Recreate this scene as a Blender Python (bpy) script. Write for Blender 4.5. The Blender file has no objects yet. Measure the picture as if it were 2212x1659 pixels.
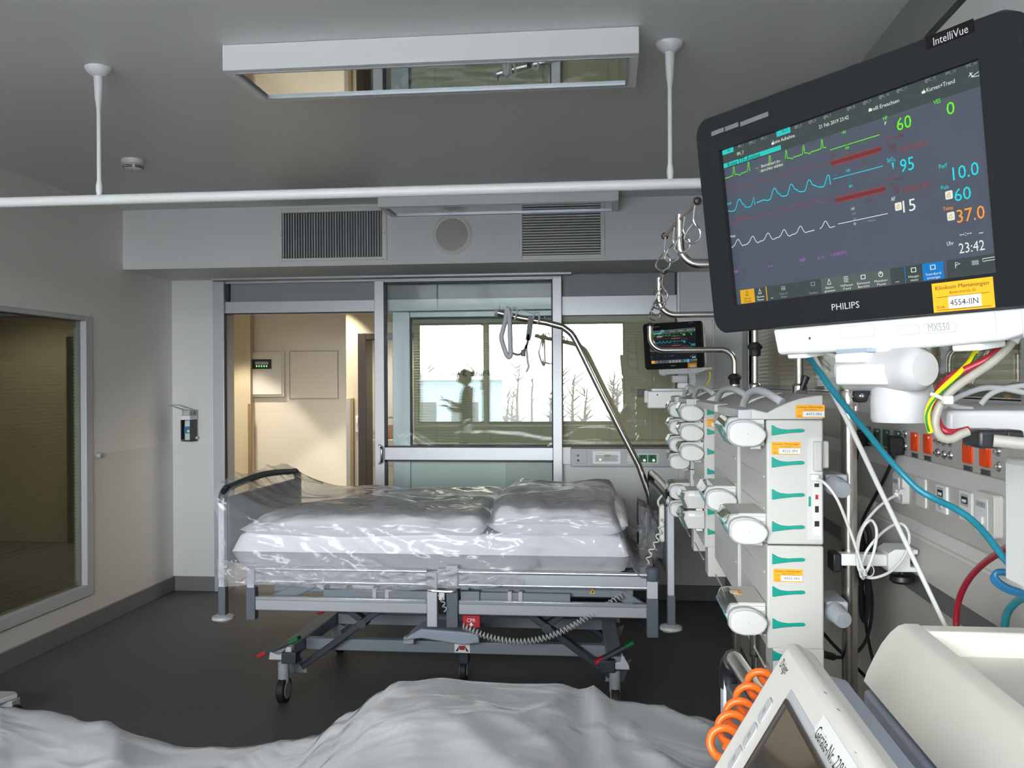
import bpy, bmesh, math, random
from mathutils import Vector, Matrix, noise
random.seed(7)
SC = bpy.context.scene
COL = SC.collection
V = Vector
# ------------------------------------------------------------------ camera, light, exposure
F_PX, CX, CY = 2000.0, 1106.0, 829.5
PSI, TH, RHO, CAM_H = math.radians(6.11), math.radians(-0.13), math.radians(0.30), 1.5
cf = V((-math.sin(PSI)*math.cos(TH), math.cos(PSI)*math.cos(TH), math.sin(TH)))
r0 = V((math.cos(PSI), math.sin(PSI), 0)); u0 = r0.cross(cf)
cr = math.cos(RHO)*r0 - math.sin(RHO)*u0
cu_ = math.sin(RHO)*r0 + math.cos(RHO)*u0
CAM = V((0, 0, CAM_H))
cam_d = bpy.data.cameras.new('camera'); cam = bpy.data.objects.new('camera', cam_d); COL.objects.link(cam)
cam.matrix_world = Matrix((cr, cu_, -cf)).transposed().to_4x4(); cam.location = CAM
cam_d.sensor_fit = 'HORIZONTAL'; cam_d.sensor_width = 36.0; cam_d.lens = 36.0*F_PX/2212.0
cam_d.clip_start = 0.05; cam_d.clip_end = 300
SC.camera = cam
SC.view_settings.view_transform = 'Standard'; SC.view_settings.look = 'None'
SC.view_settings.exposure = 0.0; SC.view_settings.gamma = 1.0
SC.view_settings.use_curve_mapping = False
SC.cycles.use_denoising = True
SC.cycles.max_bounces = 9; SC.cycles.diffuse_bounces = 4; SC.cycles.glossy_bounces = 3
SC.cycles.use_adaptive_sampling = True; SC.cycles.adaptive_threshold = 0.04
SC.cycles.transparent_max_bounces = 14; SC.cycles.transmission_bounces = 6
SC.cycles.caustics_reflective = False; SC.cycles.caustics_refractive = False
SC.cycles.sample_clamp_indirect = 6.0

world = bpy.data.worlds.new('overcast_sky'); SC.world = world; world.use_nodes = True
wn = world.node_tree.nodes; wl = world.node_tree.links
bg = wn['Background']
tc = wn.new('ShaderNodeTexCoord'); sep = wn.new('ShaderNodeSeparateXYZ'); ramp = wn.new('ShaderNodeValToRGB')
wl.new(tc.outputs['Generated'], sep.inputs[0]); wl.new(sep.outputs['Z'], ramp.inputs[0]); wl.new(ramp.outputs[0], bg.inputs[0])
ramp.color_ramp.elements[0].position = 0.0; ramp.color_ramp.elements[0].color = (0.86, 0.88, 0.90, 1)
ramp.color_ramp.elements[1].position = 0.5; ramp.color_ramp.elements[1].color = (1.0, 0.985, 0.965, 1)
bg.inputs[1].default_value = 34.0

XL, XR, YB, YR, ZC = -3.166, 0.885, 6.42, -1.2, 2.632       # room: left, right, back, rear (window wall), ceiling
ZS = 2.246                                                    # soffit of the bulkhead
WIN = [(-2.97, -1.945), (-1.89, -0.84), (-0.78, 0.21)]           # rear windows behind the camera
WZ0, WZ1 = 0.85, 2.42
def area(name, loc, rot, sx, sy, power, color, portal=False):
    l = bpy.data.lights.new(name, 'AREA'); l.shape = 'RECTANGLE'; l.size = sx; l.size_y = sy
    l.energy = power; l.color = color
    if portal: l.cycles.is_portal = True
    o = bpy.data.objects.new(name, l); COL.objects.link(o); o.location = loc; o.rotation_euler = rot
    return o
for i, (a, b) in enumerate(WIN):                              # portals only steer sampling of the daylight
    area('window_daylight', ((a+b)/2, YR-0.12, (WZ0+WZ1)/2), (math.pi/2, 0, 0), b-a, WZ1-WZ0, 0, (1, 1, 1), True)

def at(px, py, **k):                                          # a point of the place from a pixel and one known plane
    d = cf + (px-CX)/F_PX*cr + (CY-py)/F_PX*cu_
    if 'y' in k: t = k['y']/d.y
    elif 'x' in k: t = k['x']/d.x
    else: t = (k['z']-CAM_H)/d.z
    return CAM + t*d
def X(px, y): return at(px, 829, y=y).x
def Z(py, y, px=1200): return at(px, py, y=y).z

# ------------------------------------------------------------------ materials
def mat(name, col, rough=0.5, metal=0.0, spec=0.5, var=0.0, vscale=8.0, bump=0.0, bscale=60.0, emit=None, es=0.0, trans=0.0, coat=0.0):
    m = bpy.data.materials.new(name); m.use_nodes = True
    nt = m.node_tree; p = nt.nodes['Principled BSDF']
    c = (*col, 1)
    p.inputs['Base Color'].default_value = c; p.inputs['Roughness'].default_value = rough
    p.inputs['Metallic'].default_value = metal; p.inputs['Specular IOR Level'].default_value = spec
    p.inputs['Transmission Weight'].default_value = trans; p.inputs['Coat Weight'].default_value = coat
    if emit: p.inputs['Emission Color'].default_value = (*emit, 1); p.inputs['Emission Strength'].default_value = es
    if var or bump:
        t = nt.nodes.new('ShaderNodeTexCoord')
    if var:
        n = nt.nodes.new('ShaderNodeTexNoise'); n.inputs['Scale'].default_value = vscale; n.inputs['Detail'].default_value = 5
        mx = nt.nodes.new('ShaderNodeMix'); mx.data_type = 'RGBA'
        mx.inputs[6].default_value = tuple(x*(1-var) for x in col)+(1,); mx.inputs[7].default_value = tuple(min(1, x*(1+var)) for x in col)+(1,)
        nt.links.new(t.outputs['Object'], n.inputs['Vector']); nt.links.new(n.outputs['Fac'], mx.inputs[0]); nt.links.new(mx.outputs[2], p.inputs['Base Color'])
    if bump:
        n2 = nt.nodes.new('ShaderNodeTexNoise'); n2.inputs['Scale'].default_value = bscale; n2.inputs['Detail'].default_value = 3
        b = nt.nodes.new('ShaderNodeBump'); b.inputs['Strength'].default_value = bump; b.inputs['Distance'].default_value = 0.01
        nt.links.new(t.outputs['Object'], n2.inputs['Vector']); nt.links.new(n2.outputs['Fac'], b.inputs['Height']); nt.links.new(b.outputs[0], p.inputs['Normal'])
    return m
def emis(name, col, s):
    m = bpy.data.materials.new(name); m.use_nodes = True; nt = m.node_tree; nt.nodes.clear()
    e = nt.nodes.new('ShaderNodeEmission'); e.inputs[0].default_value = (*col, 1); e.inputs[1].default_value = s
    o = nt.nodes.new('ShaderNodeOutputMaterial'); nt.links.new(e.outputs[0], o.inputs[0]); return m
def glass(name, tint, boost=1.0, base=0.0):                  # thin pane: see-through plus mirror reflection
    m = bpy.data.materials.new(name); m.use_nodes = True; nt = m.node_tree; nt.nodes.clear()
    N = nt.nodes.new; L = nt.links.new
    t = N('ShaderNodeBsdfTransparent'); t.inputs[0].default_value = (*tint, 1)
    g = N('ShaderNodeBsdfGlossy'); g.inputs['Roughness'].default_value = 0.0; g.inputs[0].default_value = (1, 1, 1, 1)
    fr = N('ShaderNodeFresnel'); fr.inputs[0].default_value = 1.5
    mu = N('ShaderNodeMath'); mu.operation = 'MULTIPLY_ADD'; mu.inputs[1].default_value = boost; mu.inputs[2].default_value = base; mu.use_clamp = True
    mx = N('ShaderNodeMixShader'); o = N('ShaderNodeOutputMaterial')
    L(fr.outputs[0], mu.inputs[0]); L(mu.outputs[0], mx.inputs[0]); L(t.outputs[0], mx.inputs[1]); L(g.outputs[0], mx.inputs[2]); L(mx.outputs[0], o.inputs[0])
    return m
def film(name, milk, dens):                                  # crinkled polythene film
    m = bpy.data.materials.new(name); m.use_nodes = True; nt = m.node_tree; nt.nodes.clear()
    N = nt.nodes.new; L = nt.links.new
    tcn = N('ShaderNodeTexCoord'); mp = N('ShaderNodeMapping'); mp.inputs['Scale'].default_value = (1.6, 2.6, 3.2)
    n = N('ShaderNodeTexNoise'); n.inputs['Scale'].default_value = 2.2; n.inputs['Detail'].default_value = 2.5; n.inputs['Distortion'].default_value = 1.2
    vo = N('ShaderNodeTexVoronoi'); vo.inputs['Scale'].default_value = 4.0; vo.feature = 'DISTANCE_TO_EDGE'
    ad = N('ShaderNodeMath'); ad.operation = 'MULTIPLY_ADD'; ad.inputs[1].default_value = 0.18
    b = N('ShaderNodeBump'); b.inputs['Strength'].default_value = 0.5; b.inputs['Distance'].default_value = 0.03
    L(tcn.outputs['Object'], mp.inputs[0]); L(mp.outputs[0], n.inputs['Vector']); L(mp.outputs[0], vo.inputs['Vector'])
    L(vo.outputs['Distance'], ad.inputs[0]); L(n.outputs['Fac'], ad.inputs[2]); L(ad.outputs[0], b.inputs['Height'])
    t = N('ShaderNodeBsdfTransparent'); t.inputs[0].default_value = (0.97, 0.97, 0.98, 1)
    d = N('ShaderNodeBsdfDiffuse'); d.inputs[0].default_value = (*milk, 1)
    tr = N('ShaderNodeBsdfTranslucent'); tr.inputs[0].default_value = (*milk, 1)
    md = N('ShaderNodeMixShader'); md.inputs[0].default_value = 0.15
    g = N('ShaderNodeBsdfGlossy'); g.inputs['Roughness'].default_value = 0.14
    lw = N('ShaderNodeLayerWeight'); lw.inputs[0].default_value = 0.35
    mr = N('ShaderNodeMapRange'); mr.inputs[3].default_value = dens; mr.inputs[4].default_value = min(0.95, dens+0.38)
    m1 = N('ShaderNodeMixShader'); fr = N('ShaderNodeFresnel'); fr.inputs[0].default_value = 1.36
    m2 = N('ShaderNodeMixShader'); o = N('ShaderNodeOutputMaterial')
    for x in (d, tr, g, lw, fr): L(b.outputs[0], x.inputs['Normal'])
    L(lw.outputs['Facing'], mr.inputs[0]); L(d.outputs[0], md.inputs[1]); L(tr.outputs[0], md.inputs[2])
    L(mr.outputs[0], m1.inputs[0]); L(t.outputs[0], m1.inputs[1]); L(md.outputs[0], m1.inputs[2])
    L(fr.outputs[0], m2.inputs[0]); L(m1.outputs[0], m2.inputs[1]); L(g.outputs[0], m2.inputs[2]); L(m2.outputs[0], o.inputs[0])
    return m
M = dict(
    wall=mat('painted_wall', (0.74, 0.74, 0.74), 0.45, var=0.015, vscale=3), wall_low=mat('washable_wall_paint', (0.70, 0.71, 0.71), 0.3, var=0.015, vscale=3),
    wall_l=mat('warm_wall_paint', (0.80, 0.775, 0.735), 0.45, var=0.015, vscale=3), wall_l_low=mat('warm_wall_enamel', (0.70, 0.68, 0.645), 0.32, var=0.015, vscale=3),
    ceil=mat('ceiling_paint', (0.79, 0.785, 0.78), 0.36, spec=0.5, var=0.012, vscale=2), bulk=mat('bulkhead_paint', (0.72, 0.72, 0.73), 0.5),
    floor=mat('speckled_vinyl', (0.088, 0.090, 0.096), 0.55, spec=0.3, var=0.16, vscale=260, bump=0.04, bscale=300),
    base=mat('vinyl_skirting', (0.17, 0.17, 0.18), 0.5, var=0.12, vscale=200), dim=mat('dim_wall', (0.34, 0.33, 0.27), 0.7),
    alu=mat('anodised_aluminium', (0.52, 0.53, 0.56), 0.38, 0.35, var=0.03, vscale=30), panel=mat('grey_panel', (0.27, 0.27, 0.285), 0.45),
    gasket=mat('black_gasket', (0.012, 0.012, 0.014), 0.5), obscure=mat('pale_green_panel', (0.84, 0.88, 0.87), 0.35),
    cream=mat('cream_wall', (0.72, 0.67, 0.59), 0.5, var=0.02, vscale=3), cream2=mat('cream_enamel', (0.74, 0.70, 0.61), 0.35), cream3=mat('yellow_cream_wall', (0.60, 0.53, 0.38), 0.5),
    brown=mat('brown_steel', (0.028, 0.018, 0.012), 0.4), guard=mat('corner_guard_brown', (0.28, 0.19, 0.09), 0.5), guardg=mat('corner_guard_grey', (0.36, 0.34, 0.32), 0.5),
    white=mat('white_plastic', (0.85, 0.85, 0.85), 0.35), alarmb=mat('unlit_alarm_bar', (0.13, 0.13, 0.13), 0.5, spec=0.2), nameb=mat('name_field_black', (0.010, 0.007, 0.007), 0.6, spec=0.1), basew=mat('base_white', (0.72, 0.72, 0.725), 0.35), armw=mat('arm_white', (0.50, 0.50, 0.51), 0.4), offw=mat('offwhite_plastic', (0.74, 0.72, 0.68), 0.4), pump=mat('pump_plastic', (0.59, 0.578, 0.55), 0.38), cap=mat('pump_cap_plastic', (0.66, 0.655, 0.64), 0.35),
    beige=mat('beige_housing', (0.88, 0.86, 0.78), 0.42, bump=0.03, bscale=500), bluegrey=mat('bluegrey_plastic', (0.34, 0.38, 0.47), 0.45), darkblue=mat('dark_bluegrey_plastic', (0.11, 0.13, 0.16), 0.5),
    lgrey=mat('light_grey_plastic', (0.50, 0.51, 0.53), 0.42), mgrey=mat('mid_grey_plastic', (0.36, 0.38, 0.41), 0.45), dgrey=mat('dark_grey_plastic', (0.05, 0.055, 0.06), 0.5),
    black=mat('black_plastic', (0.014, 0.015, 0.018), 0.42), bezel=mat('monitor_bezel', (0.011, 0.012, 0.014), 0.5, spec=0.2), rubber=mat('black_rubber', (0.012, 0.012, 0.013), 0.6),
    steel=mat('brushed_stainless', (0.62, 0.58, 0.54), 0.22, 1.0, bump=0.02, bscale=200), chrome=mat('chrome', (0.72, 0.72, 0.73), 0.12, 1.0), mirror=mat('mirror_louvre', (0.62, 0.64, 0.62), 0.03, 1.0),
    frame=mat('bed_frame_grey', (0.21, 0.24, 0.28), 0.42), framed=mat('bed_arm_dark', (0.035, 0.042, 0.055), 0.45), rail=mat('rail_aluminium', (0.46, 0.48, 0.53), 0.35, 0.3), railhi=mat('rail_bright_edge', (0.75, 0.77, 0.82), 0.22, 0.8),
    post=mat('bed_post_lilac', (0.55, 0.56, 0.62), 0.4), board=mat('bed_board', (0.14, 0.15, 0.16), 0.4),
    teal=mat('teal_latch', (0.0, 0.30, 0.235), 0.4), tealk=mat('teal_keypad', (0.07, 0.33, 0.33), 0.25), lcd=mat('pump_lcd', (0.10, 0.20, 0.24), 0.15), 
    orange=mat('orange_sticker', (0.95, 0.40, 0.012), 0.45), paper=mat('white_sticker', (0.85, 0.85, 0.85), 0.5), ink=mat('black_ink', (0.012, 0.012, 0.012), 0.5), gink=mat('grey_ink', (0.33, 0.33, 0.34), 0.5),
    sock_o=mat('orange_socket', (0.90, 0.075, 0.008), 0.35), sock_g=mat('green_socket', (0.0, 0.075, 0.035), 0.3), sock_gl=mat('green_socket_bright', (0.0, 0.16, 0.04), 0.3), plate=mat('grey_label_plate', (0.10, 0.10, 0.105), 0.4, 0.3),
    unit=mat('supply_unit_grey', (0.54, 0.52, 0.49), 0.45), unit_lit=mat('supply_unit_lit_lip', (0.70, 0.685, 0.66), 0.42), unitd=mat('supply_rail_dark', (0.15, 0.155, 0.15), 0.45), lowwall=mat('lower_wall_cladding', (0.52, 0.49, 0.44), 0.5),
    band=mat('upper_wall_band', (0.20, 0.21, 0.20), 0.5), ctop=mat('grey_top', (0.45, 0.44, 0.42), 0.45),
    linen=mat('white_linen', (0.84, 0.835, 0.89), 0.8, bump=0.25, bscale=22), slat=mat('beige_blind_slat', (0.64, 0.56, 0.40), 0.4), slat_g=mat('grey_blind_slat', (0.27, 0.25, 0.185), 0.5), slat_l=mat('pale_blind_slat', (0.45, 0.45, 0.41), 0.4),
    teal_c=mat('teal_hose', (0.01, 0.19, 0.27), 0.4), teal_g=mat('teal_green_hose', (0.03, 0.24, 0.29), 0.4), blue_c=mat('blue_hose', (0.015, 0.13, 0.28), 0.35), white_c=mat('white_cable', (0.74, 0.74, 0.73), 0.4), grey_c=mat('grey_cable', (0.50, 0.50, 0.50), 0.4),
    red_c=mat('red_hose', (0.30, 0.012, 0.025), 0.4), beige_c=mat('beige_hose', (0.34, 0.315, 0.27), 0.45), yellow_c=mat('yellow_wire', (0.80, 0.68, 0.0), 0.4), green_c=mat('green_wire', (0.01, 0.17, 0.03), 0.4), orange_c=mat('orange_coil', (0.85, 0.14, 0.012), 0.35),
    red=mat('red_plastic', (0.42, 0.012, 0.025), 0.45), green=mat('green_plastic', (0.0, 0.12, 0.03), 0.45), yellow=mat('yellow_sign', (0.8, 0.52, 0.0), 0.5), wicker=mat('wicker', (0.42, 0.20, 0.06), 0.6, var=0.4, vscale=60),
    bottle=mat('bottle_white', (0.65, 0.67, 0.68), 0.35), label_b=mat('bottle_blue_label', (0.03, 0.20, 0.42), 0.4), clear=glass('clear_plastic', (0.86, 0.90, 0.90), 1.6, 0.03), lbl_g=mat('pale_green_mark', (0.75, 0.85, 0.35), 0.5),
    glass=glass('pane_glass', (0.93, 0.965, 0.955), 1.6), glass_l=glass('dark_pane_glass', (0.78, 0.79, 0.74), 0.28), glass_r=glass('side_pane_glass', (0.92, 0.95, 0.94), 0.5), glass_w=glass('outer_pane_glass', (0.95, 0.97, 0.97), 1.0), glass_s=glass('screen_glass', (0.92, 0.93, 0.95), 0.6),
    film=film('polythene_film', (0.88, 0.88, 0.92), 0.12), film3=film('hem_film', (0.90, 0.90, 0.94), 0.20), film2=film('milky_polythene_film', (0.90, 0.905, 0.94), 0.28),
    led=emis('green_led', (0.25, 1.0, 0.2), 2.0), led2=emis('socket_led', (0.4, 1.0, 0.55), 2.5), lcd_y=mat('green_lcd', (0.25, 0.33, 0.12), 0.3), lampd=emis('corridor_lamp', (1.0, 0.84, 0.62), 9.0),
    snow=mat('snowy_ground', (0.55, 0.57, 0.60), 0.8, var=0.25, vscale=0.25), twig=mat('bare_twigs', (0.10, 0.09, 0.09), 0.9), hfacade=mat('far_facade', (0.30, 0.36, 0.42), 0.8), darkg=mat('dark_window_frame', (0.04, 0.042, 0.045), 0.5),
    skin=mat('skin', (0.52, 0.31, 0.22), 0.5), hair=mat('dark_hair', (0.03, 0.02, 0.015), 0.5), jumper=mat('grey_jumper', (0.13, 0.12, 0.11), 0.8, bump=0.2, bscale=90), trouser=mat('dark_trousers', (0.03, 0.035, 0.05), 0.8),
    s_bg=mat('screen_background', (0.02, 0.022, 0.03), 0.35, emit=(0.042, 0.052, 0.075), es=1.0), s_bg2=mat('dark_screen_background', (0.005, 0.006, 0.008), 0.3, emit=(0.006, 0.009, 0.013), es=1.0),  # near screen's bluish glow stands in for reflections and viewing-angle haze
    s_bar=emis('screen_bar', (0.065, 0.085, 0.085), 1.0), s_bar2=emis('screen_bar_light', (0.11, 0.14, 0.135), 1.0), s_green=emis('screen_green', (0.16, 0.95, 0.03), 1.0), s_cyan=emis('screen_cyan', (0.03, 0.72, 0.80), 1.0), s_red=emis('screen_red', (0.33, 0.075, 0.07), 1.0), s_dred=emis('screen_dim_red', (0.19, 0.05, 0.055), 1.0),
    s_white=emis('screen_white', (0.80, 0.86, 0.80), 1.0), s_grey=emis('screen_grey', (0.30, 0.34, 0.33), 1.0), s_dim=emis('screen_dim', (0.10, 0.13, 0.15), 1.0), s_orange=emis('screen_orange', (1.0, 0.38, 0.05), 1.0), s_violet=emis('screen_violet', (0.42, 0.14, 0.50), 1.0),
    s_teal=emis('screen_teal', (0.04, 0.60, 0.56), 1.0), s_yel=emis('screen_yellow', (0.80, 0.42, 0.03), 1.0), s_blue=emis('screen_blue', (0.02, 0.22, 0.62), 1.0), s_ink=emis('screen_ink', (0.015, 0.04, 0.04), 1.0), s_dgreen=emis('screen_dim_green', (0.06, 0.22, 0.05), 1.0), s_dcyan=emis('screen_dim_cyan', (0.03, 0.22, 0.26), 1.0),
)

# ------------------------------------------------------------------ mesh helpers
def rootM(o):
    m = Matrix.Identity(4)
    while o is not None:
        m = o.matrix_basis @ m; o = o.parent
    return m
_txt = {}
def text_geo(s):
    if s not in _txt:
        c = bpy.data.curves.new('text', 'FONT'); c.body = s; c.resolution_u = 2
        ob = bpy.data.objects.new('text', c); me = bpy.data.meshes.new_from_object(ob)
        vs = [v.co.copy() for v in me.vertices]; fs = [tuple(p.vertices) for p in me.polygons]
        bpy.data.objects.remove(ob); bpy.data.meshes.remove(me); bpy.data.curves.remove(c)
        x0 = min((v.x for v in vs), default=0); x1 = max((v.x for v in vs), default=1)
        _txt[s] = (vs, fs, x0, x1)
    return _txt[s]
class MB:
    def __init__(s, xf=None): s.v = []; s.f = []; s.mi = []; s.m = 0; s.xf = xf
    def add(s, vs, fs):
        n = len(s.v); s.v += [V(p) for p in vs]
        for f in fs: s.f.append([i+n for i in f]); s.mi.append(s.m)
        return s
    def box(s, x0, x1, y0, y1, z0, z1):
        return s.add([(x, y, z) for z in (z0, z1) for y in (y0, y1) for x in (x0, x1)], [(0, 2, 3, 1), (4, 5, 7, 6), (0, 1, 5, 4), (2, 6, 7, 3), (0, 4, 6, 2), (1, 3, 7, 5)])
    def bar(s, p0, p1, w, h, up=(0, 0, 1)):                   # square bar between two points
        p0, p1 = V(p0), V(p1); d = (p1-p0).normalized(); a = d.cross(V(up))
        a = a.normalized() if a.length > 1e-5 else V((1, 0, 0)); b = a.cross(d)
        vs = [p+a*sx*w/2+b*sy*h/2 for p in (p0, p1) for sx, sy in ((-1, -1), (1, -1), (1, 1), (-1, 1))]
        return s.add(vs, [(3, 2, 1, 0), (4, 5, 6, 7), (0, 1, 5, 4), (1, 2, 6, 5), (2, 3, 7, 6), (3, 0, 4, 7)])
    def tube(s, pts, r, seg=10, caps=True):
        pts = [V(p) for p in pts]; n = len(pts); R = r if isinstance(r, (list, tuple)) else [r]*n
        T = [(pts[min(i+1, n-1)]-pts[max(i-1, 0)]).normalized() for i in range(n)]
        a = T[0].orthogonal().normalized(); vs = []; fs = []
        for i in range(n):
            a = a-T[i]*a.dot(T[i]); a = a.normalized() if a.length > 1e-6 else T[i].orthogonal().normalized(); b = T[i].cross(a)
            vs += [pts[i]+(a*math.cos(2*math.pi*k/seg)+b*math.sin(2*math.pi*k/seg))*R[i] for k in range(seg)]
        for i in range(n-1):
            for k in range(seg): fs.append((i*seg+k, i*seg+(k+1) % seg, (i+1)*seg+(k+1) % seg, (i+1)*seg+k))
        if caps: fs += [tuple(range(seg))[::-1], tuple((n-1)*seg+k for k in range(seg))]
        return s.add(vs, fs)
    def cyl(s, p0, p1, r, seg=24, r1=None): return s.tube([p0, p1], [r, r if r1 is None else r1], seg)
    def lathe(s, prof, c, ax=(0, 0, 1), seg=28):              # prof: (radius, height) along ax from c
        c = V(c); ax = V(ax).normalized(); a = ax.orthogonal().normalized(); b = ax.cross(a); vs = []; fs = []
        for r, h in prof: vs += [c+ax*h+(a*math.cos(2*math.pi*k/seg)+b*math.sin(2*math.pi*k/seg))*max(r, 1e-5) for k in range(seg)]
        for i in range(len(prof)-1):
            for k in range(seg): fs.append((i*seg+k, i*seg+(k+1) % seg, (i+1)*seg+(k+1) % seg, (i+1)*seg+k))
        fs += [tuple(range(seg))[::-1], tuple((len(prof)-1)*seg+k for k in range(seg))]
        return s.add(vs, fs)
    def prism(s, poly, fn, w0, w1, scale1=None):              # 2-D polygon pushed from w0 to w1; fn(u,v,w) -> point
        n = len(poly); cu = sum(p[0] for p in poly)/n; cv = sum(p[1] for p in poly)/n; k = scale1 or 1
        vs = [fn(u, v, w0) for u, v in poly]+[fn(cu+(u-cu)*k, cv+(v-cv)*k, w1) for u, v in poly]
        return s.add(vs, [tuple(range(n))[::-1], tuple(range(n, 2*n))]+[(i, (i+1) % n, n+(i+1) % n, n+i) for i in range(n)])
    def quad(s, a, b, c, d): return s.add([a, b, c, d], [(0, 1, 2, 3)])
    def grid(s, fn, nu, nv):
        vs = [fn(i/nu, j/nv) for j in range(nv+1) for i in range(nu+1)]
        return s.add(vs, [(j*(nu+1)+i, j*(nu+1)+i+1, (j+1)*(nu+1)+i+1, (j+1)*(nu+1)+i) for j in range(nv) for i in range(nu)])
    def text(s, txt, o, ux, uy, h, w=None, mid=False):
        vs, fs, x0, x1 = text_geo(txt); o = V(o); ux = V(ux).normalized(); uy = V(uy).normalized(); sy = h/0.70
        sx = w/(x1-x0) if w else sy
        off = -(x1-x0)*sx/2 if mid else 0
        return s.add([o+ux*((p.x-x0)*sx+off)+uy*p.y*sy for p in vs], fs)
    def build(s, name, mats, parent=None, bevel=0.0, seg=2, smooth=40, origin=None):
        me = bpy.data.meshes.new(name); vs = [s.xf(p) for p in s.v] if s.xf else s.v
        if parent is not None:
            inv = rootM(parent).inverted(); vs = [inv @ p for p in vs]
        elif origin is None:
            origin = V(((min(p.x for p in vs)+max(p.x for p in vs))/2, (min(p.y for p in vs)+max(p.y for p in vs))/2, min(p.z for p in vs)))
        if parent is None: vs = [p-V(origin) for p in vs]
        me.from_pydata([tuple(p) for p in vs], [], s.f)
        for mm in (mats if isinstance(mats, (list, tuple)) else [mats]): me.materials.append(M[mm] if isinstance(mm, str) else mm)
        me.polygons.foreach_set('material_index', s.mi)
        b = bmesh.new(); b.from_mesh(me); bmesh.ops.recalc_face_normals(b, faces=[f for f in b.faces]) if name not in ('screen_display', 'lettering') else None; b.to_mesh(me); b.free()
        me.polygons.foreach_set('use_smooth', [True]*len(me.polygons)); me.set_sharp_from_angle(angle=math.radians(smooth))
        o = bpy.data.objects.new(name, me); COL.objects.link(o)
        if parent is not None: o.parent = parent
        else: o.location = origin
        if bevel:
            md = o.modifiers.new('bevel', 'BEVEL'); md.width = bevel; md.segments = seg; md.limit_method = 'ANGLE'; md.angle_limit = math.radians(35)
        return o
def mark(o, label, cat, group=None):
    o['label'] = label; o['category'] = cat
    if group: o['group'] = group
    return o
def thing(name, label, cat, loc=(0, 0, 0), group=None, rot=None):
    o = bpy.data.objects.new(name, None); COL.objects.link(o); o.location = loc; o.empty_display_size = 0.1
    if rot is not None: o.matrix_basis = Matrix.Translation(V(loc)) @ rot.to_4x4()
    return mark(o, label, cat, group)
def struct(o): o['kind'] = 'structure'; return o
def copy_tree(o, parent=None):
    c = o.copy(); COL.objects.link(c)
    if parent is not None: c.parent = parent
    for ch in list(o.children): copy_tree(ch, c)
    return c
def smoothpath(pts, n=8):                                     # Catmull-Rom through the points
    P = [V(p) for p in pts]; P = [P[0]*2-P[1]]+P+[P[-1]*2-P[-2]]; out = []
    for i in range(1, len(P)-2):
        a, b, c, d = P[i-1:i+3]
        for k in range(n):
            t = k/n; out.append(0.5*((2*b)+(c-a)*t+(2*a-5*b+4*c-d)*t*t+(3*b-a-3*c+d)*t**3))
    return out+[P[-2]]
def helix(pts, rad, turns, r, seg=7, per=10, mb=None):        # coil wound round a path
    path = smoothpath(pts, 12); L = [0]
    for i in range(1, len(path)): L.append(L[-1]+(path[i]-path[i-1]).length)
    N = int(turns*per); out = []; a = None
    for k in range(N+1):
        s = L[-1]*k/N; i = max(j for j in range(len(L)) if L[j] <= s+1e-9); i = min(i, len(path)-2)
        t = (s-L[i])/max(1e-9, L[i+1]-L[i]); p = path[i].lerp(path[i+1], t); d = (path[i+1]-path[i]).normalized()
        if a is None: a = d.orthogonal().normalized()
        a = (a-d*a.dot(d)).normalized(); b = d.cross(a); w = 2*math.pi*k/per
        out.append(p+(a*math.cos(w)+b*math.sin(w))*rad)
    return (mb or MB()).tube(out, r, seg)
def rrect(w, h, r, n=5, cx=0, cy=0):
    out = []
    for sx, sy, a0 in ((1, 1, 0), (-1, 1, 90), (-1, -1, 180), (1, -1, 270)):
        for k in range(n+1):
            a = math.radians(a0+90*k/n); out.append((cx+sx*(w/2-r)+r*math.cos(a), cy+sy*(h/2-r)+r*math.sin(a)))
    return out
XZ = lambda u, v, w: V((u, w, v))                             # polygon in x-z, pushed along y
YZ = lambda u, v, w: V((w, u, v))                             # polygon in y-z, pushed along x
XY = lambda u, v, w: V((u, v, w))
UX, UY, UZ = V((1, 0, 0)), V((0, 1, 0)), V((0, 0, 1))
def fbm(x, y, z=0.0): return noise.noise(V((x, y, z)))+0.5*noise.noise(V((2.1*x+5, 2.1*y, z)))
def ridge(x, y, z=0.0): return (1-abs(noise.noise(V((x, y, z)))*1.6))

# ================================================================== THE SETTING
T = 0.12
YF = YB+0.16                                                  # corridor side of the glazed wall
struct(MB().box(XL-T, XR+T, YR-0.3, YF, -0.1, 0).build('floor', 'floor'))
struct(MB().box(-4.5, 2.3, YF, 12.5, -0.1, 0).build('floor_corridor', 'floor'))
struct(MB().box(XL-T, XR+T, YR-0.3, YB+0.16, ZC, ZC+0.1).build('ceiling', 'ceil'))
# left wall with the inner window (opening y 2.6..5.36, z .215..1.915)
LY0, LY1, LZ0, LZ1 = 2.7, 5.36, 0.215, 1.912
mb = MB()
for b in ((YR, LY0, 1.065, ZC), (LY0, LY1, LZ1, ZC), (LY1, YB, 1.065, ZC)): mb.box(XL-T, XL, b[0], b[1], b[2], b[3])
mb.m = 1
for b in ((YR, LY0, 0, 1.065), (LY0, LY1, 0, LZ0), (LY1, YB, 0, 1.065)): mb.box(XL-T, XL, b[0], b[1], b[2], b[3])
struct(mb.build('wall_left', ['wall_l', 'wall_l_low']))
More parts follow.
